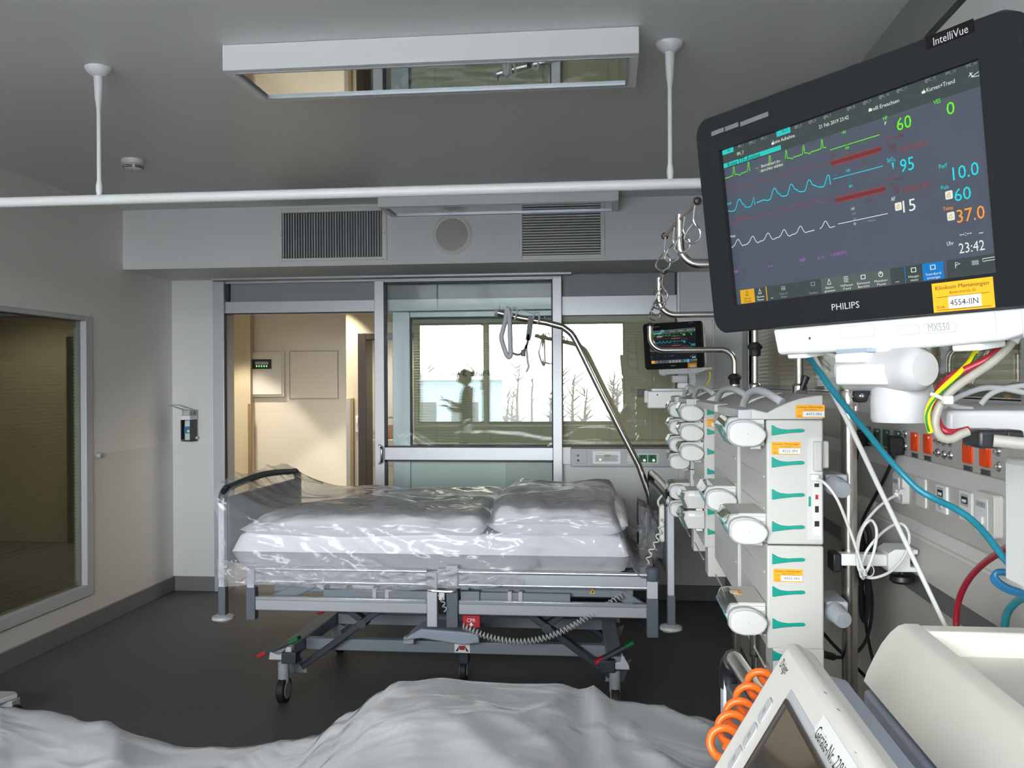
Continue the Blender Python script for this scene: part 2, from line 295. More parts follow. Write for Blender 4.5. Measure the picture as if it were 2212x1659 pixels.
# rear wall with three outer windows
mb = MB(); xs = [XL-T]+[v for w in WIN for v in w]+[XR+T]
for a, b in zip(xs[0::2], xs[1::2]): mb.box(a, b, YR-0.25, YR, 0, ZC)
for a, b in WIN: mb.box(a, b, YR-0.25, YR, 0, WZ0).box(a, b, YR-0.25, YR, WZ1, ZC)
struct(mb.build('wall_rear', 'wall'))
for i, (a, b) in enumerate(WIN):
    mb = MB()
    for q in ((a, a+.03, WZ0, WZ1), (b-.03, b, WZ0, WZ1), (a+.03, b-.03, WZ0, WZ0+.04), (a+.03, b-.03, WZ1-.04, WZ1)): mb.box(q[0], q[1], YR-.16, YR-.09, q[2], q[3])
    w = struct(mb.build('window_%d' % (i+3), 'darkg', bevel=.004))
    MB().box(a+.03, b-.03, YR-.13, YR-.124, WZ0+.04, WZ1-.04).build('pane', 'glass_w', w)
    hm = MB(); hm.box(b-.05, b-.02, YR-.09, YR-.05, 1.5, 1.54).box(b-.045, b-.025, YR-.065, YR-.05, 1.38, 1.54).build('handle', 'chrome', w)
struct(MB().box(XL+.02, XR-.15, YR-.06, YR+.22, WZ0-.05, WZ0-.01).build('window_sill', 'lgrey', bevel=.005))
# right wall: long inner window above the supply unit, upper band, shadow gap
RY0, RY1, RZ0, RZ1 = 2.10, 6.10, 1.452, 2.20
mb = MB(); mb.box(XR, XR+T, YR, YB+.16, 0, RZ0).box(XR, XR+T, YR, RY0, RZ0, 2.445).box(XR, XR+T, RY1, YB+.16, RZ0, 2.445).box(XR, XR+T, RY0, RY1, RZ1, 2.445)
struct(mb.build('wall_right', 'wall'))
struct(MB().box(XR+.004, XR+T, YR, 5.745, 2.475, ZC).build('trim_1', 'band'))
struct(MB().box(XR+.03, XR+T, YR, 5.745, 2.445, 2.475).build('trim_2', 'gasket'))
# bulkhead
struct(MB().box(XL, XR, 5.745, YB+.02, ZS, ZC).build('bulkhead', 'bulk'))
struct(MB().box(X(468, 6.40), X(1236, 6.40), 6.315, 6.42, ZS-.012, ZS).build('trim_3', 'alu'))
# back wall left of the door (two paints) and right of the glazing
xd0, xdo0, xdo1 = X(463, YB), X(487, YB), X(812, YB)
mb = MB(); mb.box(XL, xd0, YB, YF, 1.067, ZS).m = 1; mb.box(XL, xd0, YB, YF, 0, 1.067)
struct(mb.build('wall_back_left', ['wall', 'wall_low']))
xg1, xr1 = X(1214, YB), X(1470, YB)
zw0, zw1 = Z(966, YB), Z(682, YB)
mb = MB(); mb.box(xg1-.4, xr1, YB+.02, YF-.06, 0, zw0-.012).box(xr1, XR, YB, YF, 0, ZS)
struct(mb.build('wall_back', 'wall'))
for n, b in dict(baseboard_left=(XL, XL+.014, YR, YB), baseboard_back_left=(XL+.014, xd0, YB-.014, YB), baseboard_back=(xg1+.02, XR, YB-.014, YB), baseboard_right=(XR-.014, XR, YR, YB-.014)).items():
    struct(MB().box(b[0], b[1], b[2], b[3], 0, .105).build(n, 'base', bevel=.003))
# ---- inner window in the left wall
w1 = struct(MB().box(XL-.10, XL+.012, LY1-.07, LY1, LZ0, LZ1).box(XL-.10, XL+.012, LY0, LY0+.07, LZ0, LZ1).box(XL-.10, XL+.012, LY0+.07, LY1-.07, LZ0, LZ0+.07).box(XL-.10, XL+.012, LY0+.07, LY1-.07, LZ1-.03, LZ1).build('window_1', 'lgrey', bevel=.004))
MB().box(XL-.03, XL-.024, LY0+.07, LY1-.07, LZ0+.07, LZ1-.03).build('pane', 'glass_l', w1)
def blind(label, axis, a0, a1, z0, z1, c, pitch, sw, tilt, slatm, cords):   # slats run along x or y
    t = thing('venetian_blind', label, 'blind', (c, (a0+a1)/2, z0) if axis == 'y' else ((a0+a1)/2, c, z0))
    P = (lambda u, v, z: V((c+v, u, z))) if axis == 'y' else (lambda u, v, z: V((u, c+v, z)))
    mb = MB(); z = z1-.045
    dv, dz = sw/2*math.cos(tilt), sw/2*math.sin(tilt)
    while z > z0+.03:
        mb.add([P(a0, -dv, z-dz), P(a1, -dv, z-dz), P(a1, dv, z+dz), P(a0, dv, z+dz), P(a0, -dv, z-dz-.0008), P(a1, -dv, z-dz-.0008), P(a1, dv, z+dz-.0008), P(a0, dv, z+dz-.0008)],
               [(0, 1, 2, 3), (7, 6, 5, 4), (0, 4, 5, 1), (2, 6, 7, 3), (0, 3, 7, 4), (1, 5, 6, 2)]); z -= pitch
    mb.build('slats', slatm, t)
    def bx(m, u0, u1, v0, v1, q0, q1):
        p, q = P(u0, v0, q0), P(u1, v1, q1); return m.box(min(p.x, q.x), max(p.x, q.x), min(p.y, q.y), max(p.y, q.y), q0, q1)
    bx(MB(), a0, a1, -.014, .014, z1-.04, z1).build('head_rail', slatm, t)
    bx(MB(), a0, a1, -.012, .012, z0, z0+.02).build('bottom_rail', slatm, t)
    for k in cords: bx(MB(), a0+(a1-a0)*k-.0015, a0+(a1-a0)*k+.0015, -dv-.004, -dv-.002, z0+.02, z1-.04).build('cord', 'mgrey', t)
    return t
blind('closed olive-grey venetian blind behind the window in the left wall', 'y', LY0+.075, LY1-.078, LZ0+.075, LZ1-.032, XL-.062, .0215, .025, math.radians(-62), 'slat_g', (.3, .6, .88))
# neighbouring room seen faintly behind that blind
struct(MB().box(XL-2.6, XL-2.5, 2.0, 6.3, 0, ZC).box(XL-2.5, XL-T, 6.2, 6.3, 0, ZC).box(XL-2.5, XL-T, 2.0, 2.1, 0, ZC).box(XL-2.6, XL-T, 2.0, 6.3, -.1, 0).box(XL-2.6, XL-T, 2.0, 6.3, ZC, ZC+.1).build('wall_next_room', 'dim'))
# ---- window in the right wall
w2 = struct(MB().box(XR-.008, XR+.06, RY0-.05, RY0, RZ0-.03, RZ1+.03).box(XR-.008, XR+.06, RY1, RY1+.05, RZ0-.03, RZ1+.03).box(XR-.008, XR+.06, RY0, RY1, RZ0-.03, RZ0).box(XR-.008, XR+.06, RY0, RY1, RZ1, RZ1+.03).build('window_2', 'alu', bevel=.004))
MB().box(XR+.02, XR+.026, RY0, RY1, RZ0, RZ1).build('pane', 'glass_r', w2)
blind('pale half-open venetian blind in the window above the sockets', 'y', RY0+.02, RY1-.02, RZ0+.004, RZ1-.003, XR+.06, .0235, .025, math.radians(28), 'slat_l', (.03, .2, .5, .8))
struct(MB().box(XR+1.6, XR+1.7, 1.5, YB+.5, 0, ZC).box(XR+T, XR+1.6, YB+.4, YB+.5, 0, ZC).box(XR+T, XR+1.6, 1.4, 1.5, 0, ZC).box(XR+T, XR+1.7, 1.4, YB+.5, -.1, 0).box(XR+T, XR+1.7, 1.4, YB+.5, ZC, ZC+.1).build('wall_far_room', 'cream3'))
# ---- aluminium frame of the doorway, transoms, fixed glazing
zh0, zh1 = Z(668, YB), Z(641, YB)
mb = MB()
mb.box(xd0, xdo0, YB-.02, YF, 0, ZS-.012).box(xdo0, xg1, YB, YF, zh0, zh1).box(xdo0, xg1, YB, YF, ZS-.03, ZS-.012)
struct(mb.build('trim_4', 'alu', bevel=.004))
mb = MB(); mb.box(xdo0, xdo0+.012, YB-.012, YB, 0, zh0).box(xdo0, xdo1, YB-.012, YB, zh0-.008, zh0).box(xdo0+.01, xdo0+.03, YB-.004, YB+.03, zh1, ZS-.03)
struct(mb.build('trim_5', 'gasket'))
struct(MB().box(xdo0+.01, xg1, YB+.03, YB+.06, zh1, ZS-.03).build('trim_6', 'panel'))
fx0, fx1, fx2 = X(848, YB+.07), X(886, YB+.07), X(1210, YB+.07)
fz0, fz1 = Z(682, YB+.07), Z(966, YB+.07)                      # glazed field of the fixed part
mb = MB(); mb.box(fx0, fx1, YB+.07, YF-.01, 0, ZS-.03).box(fx1, fx2+.06, YB+.07, YF-.01, fz0, zh0).box(fx1, fx2+.06, YB+.07, YF-.01, fz1-.10, fz1)
struct(mb.build('trim_7', 'alu', bevel=.003))
struct(MB().box(fx1, fx2, YB+.09, YB+.12, 0, fz1-.10).build('trim_8', 'obscure'))
w6 = struct(MB().box(fx1, fx1+.012, YB+.064, YB+.1, fz1, fz0).box(fx1+.012, fx2, YB+.064, YB+.1, fz0-.012, fz0).box(fx1+.012, fx2, YB+.064, YB+.1, fz1, fz1+.015).build('window_6', 'gasket'))
MB().box(fx1, fx2, YB+.075, YB+.081, fz1, fz0).build('pane', 'glass', w6)
blind('beige venetian blind behind the parked glass sliding door', 'x', fx1+.015, fx2+.05, fz1+.002, fz0-.002, YB+.115, .0195, .0215, math.radians(52), 'slat', (.15, .5, .83))
# right fixed glazing next to the door
gx0, gx1 = xg1, X(1463, YB)
w7 = struct(MB().box(gx1, xr1, YB-.004, YF, zw0, ZS).box(gx0, gx1, YB-.004, YF, zw1, zh1+.002).build('window_7', 'alu', bevel=.003))
MB().box(gx0, gx1, YB+.03, YB+.036, zw0, zw1).build('pane', 'glass', w7)
MB().box(gx1-.012, gx1, YB, YB+.045, zw0, zw1).box(gx0, gx1-.012, YB, YB+.045, zw0, zw0+.016).build('gasket', 'gasket', w7)
struct(MB().box(gx0, gx1-.012, YB+.03, YB+.06, zh1, ZS).build('trim_9', 'panel'))
struct(MB().box(gx1-.012, gx1, YB-.002, YB+.06, zh1+.003, ZS-.002).build('trim_10', 'gasket'))
blind('beige venetian blind behind the far monitor, right of the door', 'x', gx0+.004, gx1-.014, zw0+.018, zw1-.002, YB+.066, .0195, .0215, math.radians(52), 'slat', (.05, .42, .80))
# ---- sliding glass door, parked open
yD0, yD1 = YB-.055, YB-.015
dx0, dx1, dx2, dx3 = X(809, yD0), X(830, yD0), X(1194, yD0), X(1214, yD0)
dzr0, dzr1 = Z(995, yD0), Z(967, yD0); dzt = ZS-.03
d = struct(MB().box(dx0, dx1, yD0, yD1, .012, dzt).box(dx2, dx3, yD0, yD1, .012, dzt).box(dx1, dx2, yD0, yD1, .012, .10).box(dx1, dx2, yD0, yD1, dzt-.012, dzt).build('door_1', 'alu', bevel=.003))
MB().box(dx1, dx2, yD0, yD1, dzr0, dzr1).build('mid_rail', 'alu', d, bevel=.003)
g = MB()
for z0, z1 in ((dzr1, dzt-.012), (.10, dzr0)): g.box(dx1, dx1+.016, yD0+.006, yD1, z0, z1).box(dx2-.008, dx2, yD0+.006, yD1, z0, z1).box(dx1, dx2, yD0+.006, yD1, z1-.012, z1).box(dx1, dx2, yD0+.006, yD1, z0, z0+.008)
g.build('gasket', 'gasket', d)
MB().box(dx1, dx2, yD0+.018, yD0+.024, dzr1, dzt).build('pane', 'glass', d)
MB().box(dx1, dx2, yD0+.018, yD0+.024, .10, dzr0).build('pane', 'glass', d)
hx = X(822, yD0); h0, h1 = Z(1003, yD0), Z(962, yD0)
MB().tube(smoothpath([(hx-.012, yD0, h1), (hx+.006, yD0-.03, h1-.012), (hx+.014, yD0-.042, h1-.03), (hx+.014, yD0-.042, h0+.03), (hx+.006, yD0-.03, h0+.012), (hx-.012, yD0, h0)], 5), .009, 10).build('handle', 'chrome', d)
tp = at(1057, 812, y=yD0+.03); tw = X(1057, tp.y)-X(974, tp.y)
MB().text('Platz 3+4', (tp.x, yD0+.03, tp.z), (-1, 0, 0), UZ, .038, tw).build('lettering', 'ink', d)
# ---- corridor behind the door
CY1 = 9.0; CZ = 2.5
xa, xb, xc = X(541, 8.9), X(748, 8.3), X(776, 8.3)
mb = MB(); mb.box(-4.4, xb, CY1, CY1+.1, 1.20, CZ); mb.m = 1; mb.box(-4.4, xb, CY1, CY1+.1, 0, 1.20)
struct(mb.build('wall_corridor', ['cream', 'cream2']))
struct(MB().box(-4.4, xa, 8.9, CY1, 0, CZ).build('wall_corridor_left', 'cream3'))  # darker cream puts into the colour that this piece is lit less
dfx0, dfx1, dfz = X(778, 8.3), X(778, 8.3)+1.0, Z(716, 8.3)
struct(MB().box(xb, dfx0-.1, 8.3, CY1+.1, 0, CZ).box(dfx0-.1, dfx0, 8.3, 8.42, 0, CZ).box(dfx1, 2.2, 8.3, 8.42, 0, CZ).box(dfx0, dfx1, 8.3, 8.42, dfz, CZ).build('wall_corridor_right', 'cream3'))
struct(MB().box(dfx0, dfx0+.075, 8.22, 8.46, 0, dfz).box(dfx1-.075, dfx1, 8.22, 8.46, 0, dfz).box(dfx0+.075, dfx1-.075, 8.22, 8.46, dfz-.06, dfz).build('door_2', 'brown', bevel=.004))
struct(MB().box(-4.5, 2.3, YF, 12.5, CZ, CZ+.24).build('ceiling_corridor', 'wall'))
struct(MB().box(-3.7, 2.2, 11.2, 11.3, 0, CZ).build('wall_side_room_back', 'cream')); struct(MB().box(2.1, 2.2, YF, 11.2, 0, CZ).build('wall_side_room_right', 'cream')); struct(MB().box(-3.7, -3.6, CY1+.1, 11.2, 0, CZ).build('wall_side_room_left', 'cream'))
struct(MB().box(-3.6, 2.1, 11.186, 11.2, 0, .12).build('baseboard_side_room', 'guardg'))
struct(MB().box(-4.5, -4.4, YF, CY1, 0, CZ).box(-4.5, XL-T, YF-.05, YF, 0, CZ).build('wall_corridor_end', 'cream'))
gz = Z(858, 9.0)
mark(MB().box(X(535, 8.88), X(543, 8.88), 8.875, 8.9, .1, Z(870, 8.88)).build('corner_guard', 'guard', bevel=.004), 'brown wall corner guard left of the open doorway', 'corner guard')
mark(MB().box(X(747, 8.28), X(757, 8.28), 8.28, 8.3, .1, Z(858, 8.28)).build('corner_guard', 'guardg', bevel=.004), 'wide grey wall corner guard seen through the doorway', 'corner guard')
mark(MB().box(X(757, 8.27), X(763, 8.27), 8.27, 8.3, .1, Z(858, 8.27)).build('corner_guard', 'guard', bevel=.004), 'narrow brown wall corner guard beside the dark brown door frame', 'corner guard')
fp = thing('alarm_panel', 'white alarm panel box with a small green-lit display in the corridor', 'alarm panel', at(577, 858, y=8.99))
b0, b1 = at(538, 857, y=8.99), at(615, 760, y=8.99)
MB().box(b0.x, b1.x, 8.965, 9.0, b0.z, b1.z).build('casing', 'offw', fp, bevel=.004)
b0, b1 = at(540, 853, y=8.96), at(609, 764, y=8.96)
MB().box(b0.x, b1.x, 8.955, 8.966, b0.z, b1.z).build('door', 'offw', fp, bevel=.006)
b0, b1 = at(543, 797, y=8.95), at(586, 776, y=8.95)
dp = MB().box(b0.x, b1.x, 8.945, 8.956, b0.z, b1.z).build('display', 'black', fp)
c0, c1 = at(551, 788, y=8.94), at(579, 781, y=8.94)
MB().box(c0.x, c1.x, 8.942, 8.946, c0.z, c1.z).build('screen', 'bluegrey', dp)
for k in range(5):
    p = at(554+k*5.4, 791, y=8.94); MB().box(p.x-.005, p.x+.005, 8.941, 8.946, p.z-.007, p.z+.007).build('status_light', 'led', dp)
b0, b1 = at(625, 862, y=8.99), at(730, 757, y=8.99)
mb = MB()
for q in ((b0.x, b0.x+.008, b0.z, b1.z), (b1.x-.008, b1.x, b0.z, b1.z), (b0.x+.008, b1.x-.008, b0.z, b0.z+.008), (b0.x+.008, b1.x-.008, b1.z-.008, b1.z)): mb.box(q[0], q[1], 8.992, 9.0, q[2], q[3])
mb.m = 1; mb.box(b0.x+.008, b1.x-.008, 8.995, 9.0, b0.z+.008, b1.z-.008)
mark(mb.build('access_panel', ['guardg', 'cream']), 'square flush access panel in the corridor wall right of the alarm panel', 'access panel')
p = at(771, 915, y=8.28)
t = thing('light_switch', 'slim cream wall switch beside the dark brown door frame', 'switch', (p.x, 8.3, p.z-.08))
MB().box(p.x-.016, p.x+.016, 8.288, 8.3, p.z-.08, p.z+.07).build('cover_plate', 'offw', t, bevel=.003)
MB().box(p.x-.010, p.x+.010, 8.28, 8.289, p.z+.0, p.z+.06).build('rocker', 'white', t, bevel=.002)
# table with cloth and basket in the side room
tb = thing('side_table', 'table under a pale cloth in the lit room beyond the corridor', 'table', (X(825, 9.9), 9.9, 0))
tx = X(825, 9.9); tz = Z(946, 9.9)
MB().box(tx-.42, tx+.45, 9.55, 10.25, tz-.03, tz).build('tabletop', 'offw', tb, bevel=.004)
MB().box(tx-.43, tx+.46, 9.54, 10.26, tz-.28, tz-.002).build('table_cloth', 'cream', tb, bevel=.01)
for sx in (-.36, .39):
    for sy in (9.62, 10.18): MB().box(tx+sx-.02, tx+sx+.02, sy-.02, sy+.02, 0, tz-.03).build('leg', 'lgrey', tb)
bk = thing('wicker_basket', 'small wicker basket on the table beyond the corridor', 'basket', (X(845, 9.8), 9.8, tz))
MB().lathe([(.09, 0), (.12, .10), (.125, .14), (.115, .14), (.085, .012)], (X(845, 9.8), 9.8, tz), seg=20).build('basket_body', 'wicker', bk)
MB().tube(smoothpath([(X(845, 9.8)-.115, 9.8, tz+.13), (X(845, 9.8)-.08, 9.8, tz+.2), (X(845, 9.8), 9.8, tz+.225), (X(845, 9.8)+.08, 9.8, tz+.2), (X(845, 9.8)+.115, 9.8, tz+.13)], 6), .01, 8).build('handle', 'wicker', bk)
bw = thing('bowl', 'small white bowl left of the wicker basket', 'bowl', (X(807, 9.7), 9.7, tz))
MB().lathe([(.04, 0), (.085, .05), (.08, .052), (.035, .012)], (X(807, 9.7), 9.7, tz)).build('bowl_body', 'white', bw)
MB().lathe([(.0, .03), (.05, .055), (.03, .075), (.0, .08)], (X(807, 9.7), 9.7, tz), seg=14).build('filling', 'wicker', bw)
# corridor downlights; the lamps in both neighbouring rooms are unseen, added to light blinds
for i, (x, y, pw) in enumerate(((-3.60, 8.35, 92), (-2.45, 8.05, 92), (-1.2, 7.4, 80), (-1.9, 10.3, 150), (-3.5, 7.0, 60), (-5.0, 4.3, 30), (1.7, 4.6, 60))):
    CZ_ = CZ if i < 5 else ZC
    o = thing('downlight', ['round warm downlight in the corridor above the alarm panel', 'round warm downlight in the corridor by the corner guards', 'round warm downlight behind the glass sliding door', 'round warm downlight over the side room table', 'round warm downlight at the left end of the corridor', 'unseen warm downlight added to light the room behind the left window', 'unseen warm downlight added to light the room behind the right window'][i], 'lamp', (x, y, CZ_-.03))
    MB().lathe([(.07, .0), (.10, .0), (.10, .03), (.07, .03)], (x, y, CZ_-.03)).build('ring', 'white', o)
    MB().lathe([(.0, .012), (.07, .012), (.07, .02), (.0, .02)], (x, y, CZ_-.03)).build('diffuser', 'lampd', o)
    l = bpy.data.lights.new('downlight_glow', 'SPOT'); l.energy = pw*1.6; l.color = (1.0, .89, .73); l.shadow_soft_size = .07 if i < 2 else .30; l.spot_size = math.radians(72 if i < 2 else 150); l.spot_blend = .18 if i < 2 else .4
    lo = bpy.data.objects.new('downlight_glow', l); COL.objects.link(lo); lo.location = (x, y, CZ_-.05)
# ---- outdoors, seen only mirrored in the glass
struct(MB().box(-70, 70, -120, YR-.6, -3.6, -3.4).build('ground', 'snow'))
mb = MB()
for k in range(150):
    x = random.uniform(-60, 60); y = random.uniform(-75, -48); h = random.uniform(4.0, 6.5)
    mb.tube([(x, y, -3.4), (x, y, -3.4+h*.6), (x+.2, y, -3.4+h)], [.16, .1, .02], 5)
    for j in range(16):
        a = random.uniform(0, 6.28); z = -3.4+h*random.uniform(.25, .95); l = random.uniform(.6, 1.5)
        mb.tube([(x, y, z), (x+l*math.cos(a), y+l*math.sin(a), z+l*.7)], [.06, .02], 4)
o = mb.build('bare_trees', 'twig'); mark(o, 'hazy line of bare winter trees mirrored in the glass door', 'trees'); o['kind'] = 'stuff'
t = thing('neighbouring_building', 'flat grey building outdoors mirrored faintly in the glass door', 'building', (-9, -30, -3.4))
MB().box(-13.5, -5.5, -34, -28, -3.4, 1.6).build('facade', 'hfacade', t); MB().box(-13.8, -5.2, -34.3, -27.7, 1.6, 1.9).build('roof', 'lgrey', t)
for k in range(4): MB().box(-12.8+k*1.9, -11.6+k*1.9, -28.02, -27.96, -.8, .6).build('window', 'darkg', t)

# ================================================================== CEILING AND BULKHEAD FITTINGS
def ceiling_lamp(x0, x1, y0, y1, h, label):
    t = thing('ceiling_light', label, 'lamp', ((x0+x1)/2, (y0+y1)/2, ZC-h), 'mirrored box lights on the ceiling')
    mb = MB(); w = .034
    mb.box(x0, x1, y0, y0+w, ZC-h, ZC-.001).box(x0, x1, y1-w, y1, ZC-h, ZC-.001).box(x0, x0+w, y0+w, y1-w, ZC-h, ZC-.001).box(x1-w, x1, y0+w, y1-w, ZC-h, ZC-.001)
    mb.build('housing', 'white', t, bevel=.002)
    MB().box(x0+w, x1-w, y0+w, y1-w, ZC-h+.006, ZC-h+.012).build('mirror_louvre', 'mirror', t)
    mb = MB(); e = .006
    for q in ((x0+w-.004, x0+w+e, y0+w, y1-w), (x1-w-e, x1-w+.004, y0+w, y1-w), (x0+w, x1-w, y0+w-.004, y0+w+e), (x0+w, x1-w, y1-w-e, y1-w+.004)): mb.box(q[0], q[1], q[2], q[3], ZC-h-.002, ZC-h+.006)
    mb.build('trim_edge', 'rail', t)
ceiling_lamp(-1.287, .094, 2.977, 3.325, .087, 'near white ceiling box light with a mirrored underside, above the curtain rail')
ceiling_lamp(-1.376, .049, 5.40, 5.738, .087, 'far ceiling box light against the bulkhead, over the wall vents')
# curtain rail on two hangers
yr = 3.14; zr = Z(417, yr, 750)
cr_ = thing('curtain_rail', 'long white curtain rail hung from the ceiling on two rods', 'curtain rail', (-1.4, yr, zr))
MB().tube([(XL+.002, yr, zr), (XR-.002, yr, zr)], .0185, 16).build('rail_tube', 'white', cr_)
for px in (1450, 217):
    x = X(px, yr)
    hg = MB().tube([(x, yr, ZC-.03), (x, yr, ZC-.11), (x, yr, ZC-.15), (x, yr, zr+.07), (x, yr, zr+.05), (x, yr, zr+.035), (x, yr, zr+.015)], [.017, .013, .0075, .0075, .0115, .0115, .009], 14).build('hanger_rod', 'white', cr_)
    MB().lathe([(.046, 0), (.046, -.006), (.036, -.020), (.02, -.032), (.0, -.034)], (x, yr, ZC-.0005)).build('ceiling_flange', 'white', hg)
# smoke detector
p = at(288, 345, z=ZC)
sd = thing('smoke_detector', 'round white smoke detector on the ceiling left of the curtain rail hanger', 'smoke detector', (p.x, p.y, ZC-.06))
MB().lathe([(.056, 0), (.058, -.012), (.056, -.024), (.047, -.03)], (p.x, p.y, ZC-.0005)).build('base', 'offw', sd)
MB().lathe([(.047, -.03), (.044, -.046), (.030, -.054), (.0, -.056)], (p.x, p.y, ZC)).build('cover', 'offw', sd)
mb = MB()
for k in range(6):
    for zz, rr in ((-.036, .0470), (-.043, .0460)):
        a0 = k*math.pi/3+.12; mb.tube([(p.x+rr*math.cos(a0+j*.1), p.y+rr*math.sin(a0+j*.1), ZC+zz) for j in range(9)], .0022, 5)
mb.build('smoke_slot', 'ink', sd)
MB().lathe([(.007, 0), (.006, -.012), (.0, -.014)], (p.x, p.y-.02, ZC-.053), seg=10).build('indicator', 'mgrey', sd)
# vents and loudspeaker in the bulkhead
yb = 5.745
def vent(px0, px1, py0, py1, ix0, ix1, iy0, iy1, vert, n, label):
    a, b = at(px0, (py0+py1)/2, y=yb), at(px1, (py0+py1)/2, y=yb); z1, z0 = Z(py0, yb, (px0+px1)/2), Z(py1, yb, (px0+px1)/2)
    i0, i1 = X(ix0, yb), X(ix1, yb); j1, j0 = Z(iy0, yb, (px0+px1)/2), Z(iy1, yb, (px0+px1)/2)
    t = thing('air_vent', label, 'vent', ((a.x+b.x)/2, yb, z0), 'air vents in the bulkhead')
    mb = MB(); Y0 = yb-.012
    mb.box(a.x, i0, Y0, yb, z0, z1).box(i1, b.x, Y0, yb, z0, z1).box(i0, i1, Y0, yb, z0, j0).box(i0, i1, Y0, yb, j1, z1)
    mb.build('vent_frame', 'offw', t, bevel=.002)
    MB().box(i0, i1, yb-.003, yb-.0005, j0, j1).build('vent_opening', 'gasket', t)
    mb = MB()
    for k in range(n):
        if vert:
            x = i0+(i1-i0)*(k+.5)/n; mb.bar((x, yb-.006, j0), (x, yb-.006, j1), .0045 if k % 4 else .0065, .009, (0, 1, 0))
        else:
            z = j0+(j1-j0)*(k+.5)/n; mb.box(i0, i1, yb-.011, yb-.004, z-.0028, z+.0028)
    mb.build('vent_slats', 'lgrey' if vert else 'offw', t)
    for x in (a.x+.012, b.x-.012):
        zz = (z0+z1)/2 if vert else z0+.016
        MB().cyl((x, Y0+.001, zz), (x, Y0-.002, zz), .004, 10).build('screw', 'mgrey', t)
vent(604, 836, 450, 563, 612, 828, 458, 557, True, 38, 'wall vent with vertical slats, left of the round loudspeaker')
vent(1122, 1306, 444, 561, 1130, 1299, 452, 551, False, 17, 'wall vent with horizontal slats, right of the round loudspeaker')
p = at(977, 507, y=yb); R = 44*yb/F_PX
sp = thing('loudspeaker', 'round flush loudspeaker with a grey mesh between the two vents', 'loudspeaker', (p.x, yb, p.z-R))
MB().lathe([(R*.80, 0), (R*.80, .010), (R*.88, .013), (R, .006), (R, 0)], (p.x, yb, p.z), (0, -1, 0), 48).build('speaker_ring', 'offw', sp)
MB().lathe([(R*.80, 0), (R*.80, .006), (R*.4, .010), (0, .011)], (p.x, yb, p.z), (0, -1, 0), 48).build('speaker_mesh', 'guardg', sp)

# ================================================================== BACK WALL AND LEFT WALL FITTINGS
yq = YB
p = at(410, 918, y=yq)
sdn = thing('soap_dispenser', 'grey and white disinfectant dispenser with an elbow lever on the back wall', 'dispenser', (p.x, yq, p.z-.12))
def bxp(mb, px0, py0, px1, py1, y0, y1):
    a, b = at(px0, py1, y=y0), at(px1, py0, y=y0); return mb.box(a.x, b.x, y0, y1, a.z, b.z)
bxp(MB(), 393, 954, 427, 885, yq-.012, yq).build('back_plate', 'guardg', sdn, bevel=.002)
a, b = at(393, 953, y=yq-.10), at(414, 907, y=yq-.10)
mb = MB(); mb.box(a.x, a.x+.006, yq-.12, yq-.012, a.z+.01, b.z).box(b.x-.006, b.x, yq-.12, yq-.012, a.z, b.z).box(a.x, b.x, yq-.12, yq-.012, a.z, a.z+.006)
mb.build('bottle_cage', 'dgrey', sdn, bevel=.001)
MB().box(a.x-.002, b.x+.002, yq-.13, yq-.012, b.z, b.z+.032).build('pump_block', 'white', sdn, bevel=.004)
MB().box(a.x+.014, b.x-.010, yq-.11, yq-.04, b.z+.032, b.z+.068).build('pump_head', 'lgrey', sdn, bevel=.004)
zt = b.z+.025
MB().tube([(a.x, yq-.05, zt), (a.x, yq-.09, zt+.05), (a.x-.012, yq-.26, zt+.085), (b.x-.012, yq-.26, zt+.085), (b.x, yq-.09, zt+.05), (b.x, yq-.05, zt)], .0035, 8).build('elbow_lever', 'mgrey', sdn)
MB().cyl((b.x, yq-.03, a.z+.02), (b.x+.014, yq-.03, a.z+.02), .010, 12).build('lock_knob', 'offw', sdn)
cx_ = (a.x+b.x)/2+.006
bt = thing('soap_bottle', 'white bottle with a blue label inside the wall dispenser', 'bottle', (cx_, yq-.075, a.z+.006))
MB().box(cx_-.022, cx_+.022, yq-.105, yq-.045, a.z+.006, b.z-.003).build('bottle_body', 'bottle', bt, bevel=.008, seg=3)
lb = MB().box(cx_-.0225, cx_+.0225, yq-.1058, yq-.0445, a.z+.055, a.z+.105).build('bottle_label', 'label_b', bt)
MB().lathe([(.010, 0), (.0, .0006)], (cx_+.008, yq-.106, a.z+.072), (0, -1, 0), 16).build('label_mark', 'lbl_g', lb)
p = at(210, 984, x=XL)
ds = thing('wall_stop', 'small round grey stop on the left wall beside the window', 'wall stop', (XL, p.y, p.z-.015))
MB().lathe([(.019, 0), (.019, .02), (.014, .028), (0, .03)], (XL, p.y, p.z), (1, 0, 0), 20).build('stop_body', 'mgrey', ds)
MB().lathe([(.022, 0), (.022, .004), (0, .005)], (XL, p.y, p.z), (1, 0, 0), 20).build('rosette', 'lgrey', ds)
# trunking with switches right of the door
yt = YB-.055
tr = thing('wall_trunking', 'grey wall trunking with switches and green sockets below the right glazing', 'trunking', (.0, YB, Z(1008, yt)))
bxp(MB(), 1232, 1009, 1500, 969, yt, YB+.02).build('trunking_body', 'lgrey', tr, bevel=.005)
bxp(MB(), 1214, 1003, 1234, 966, YB-.02, YB+.02).build('end_duct', 'white', tr, bevel=.003)
q = bxp(MB(), 1243, 1001, 1268, 974, yt-.006, yt).build('button_plate', 'lgrey', tr, bevel=.002)
for px, py, m in ((1248.5, 984, 'red'), (1249, 994.5, 'green')):
    c = at(px, py, y=yt-.008); MB().lathe([(.0085, 0), (.008, .005), (0, .006)], (c.x, yt-.006, c.z), (0, -1, 0), 14).build('push_button', m, q)
q = bxp(MB(), 1280, 1003, 1341, 974, yt-.008, yt).build('control_panel', 'white', tr, bevel=.002)
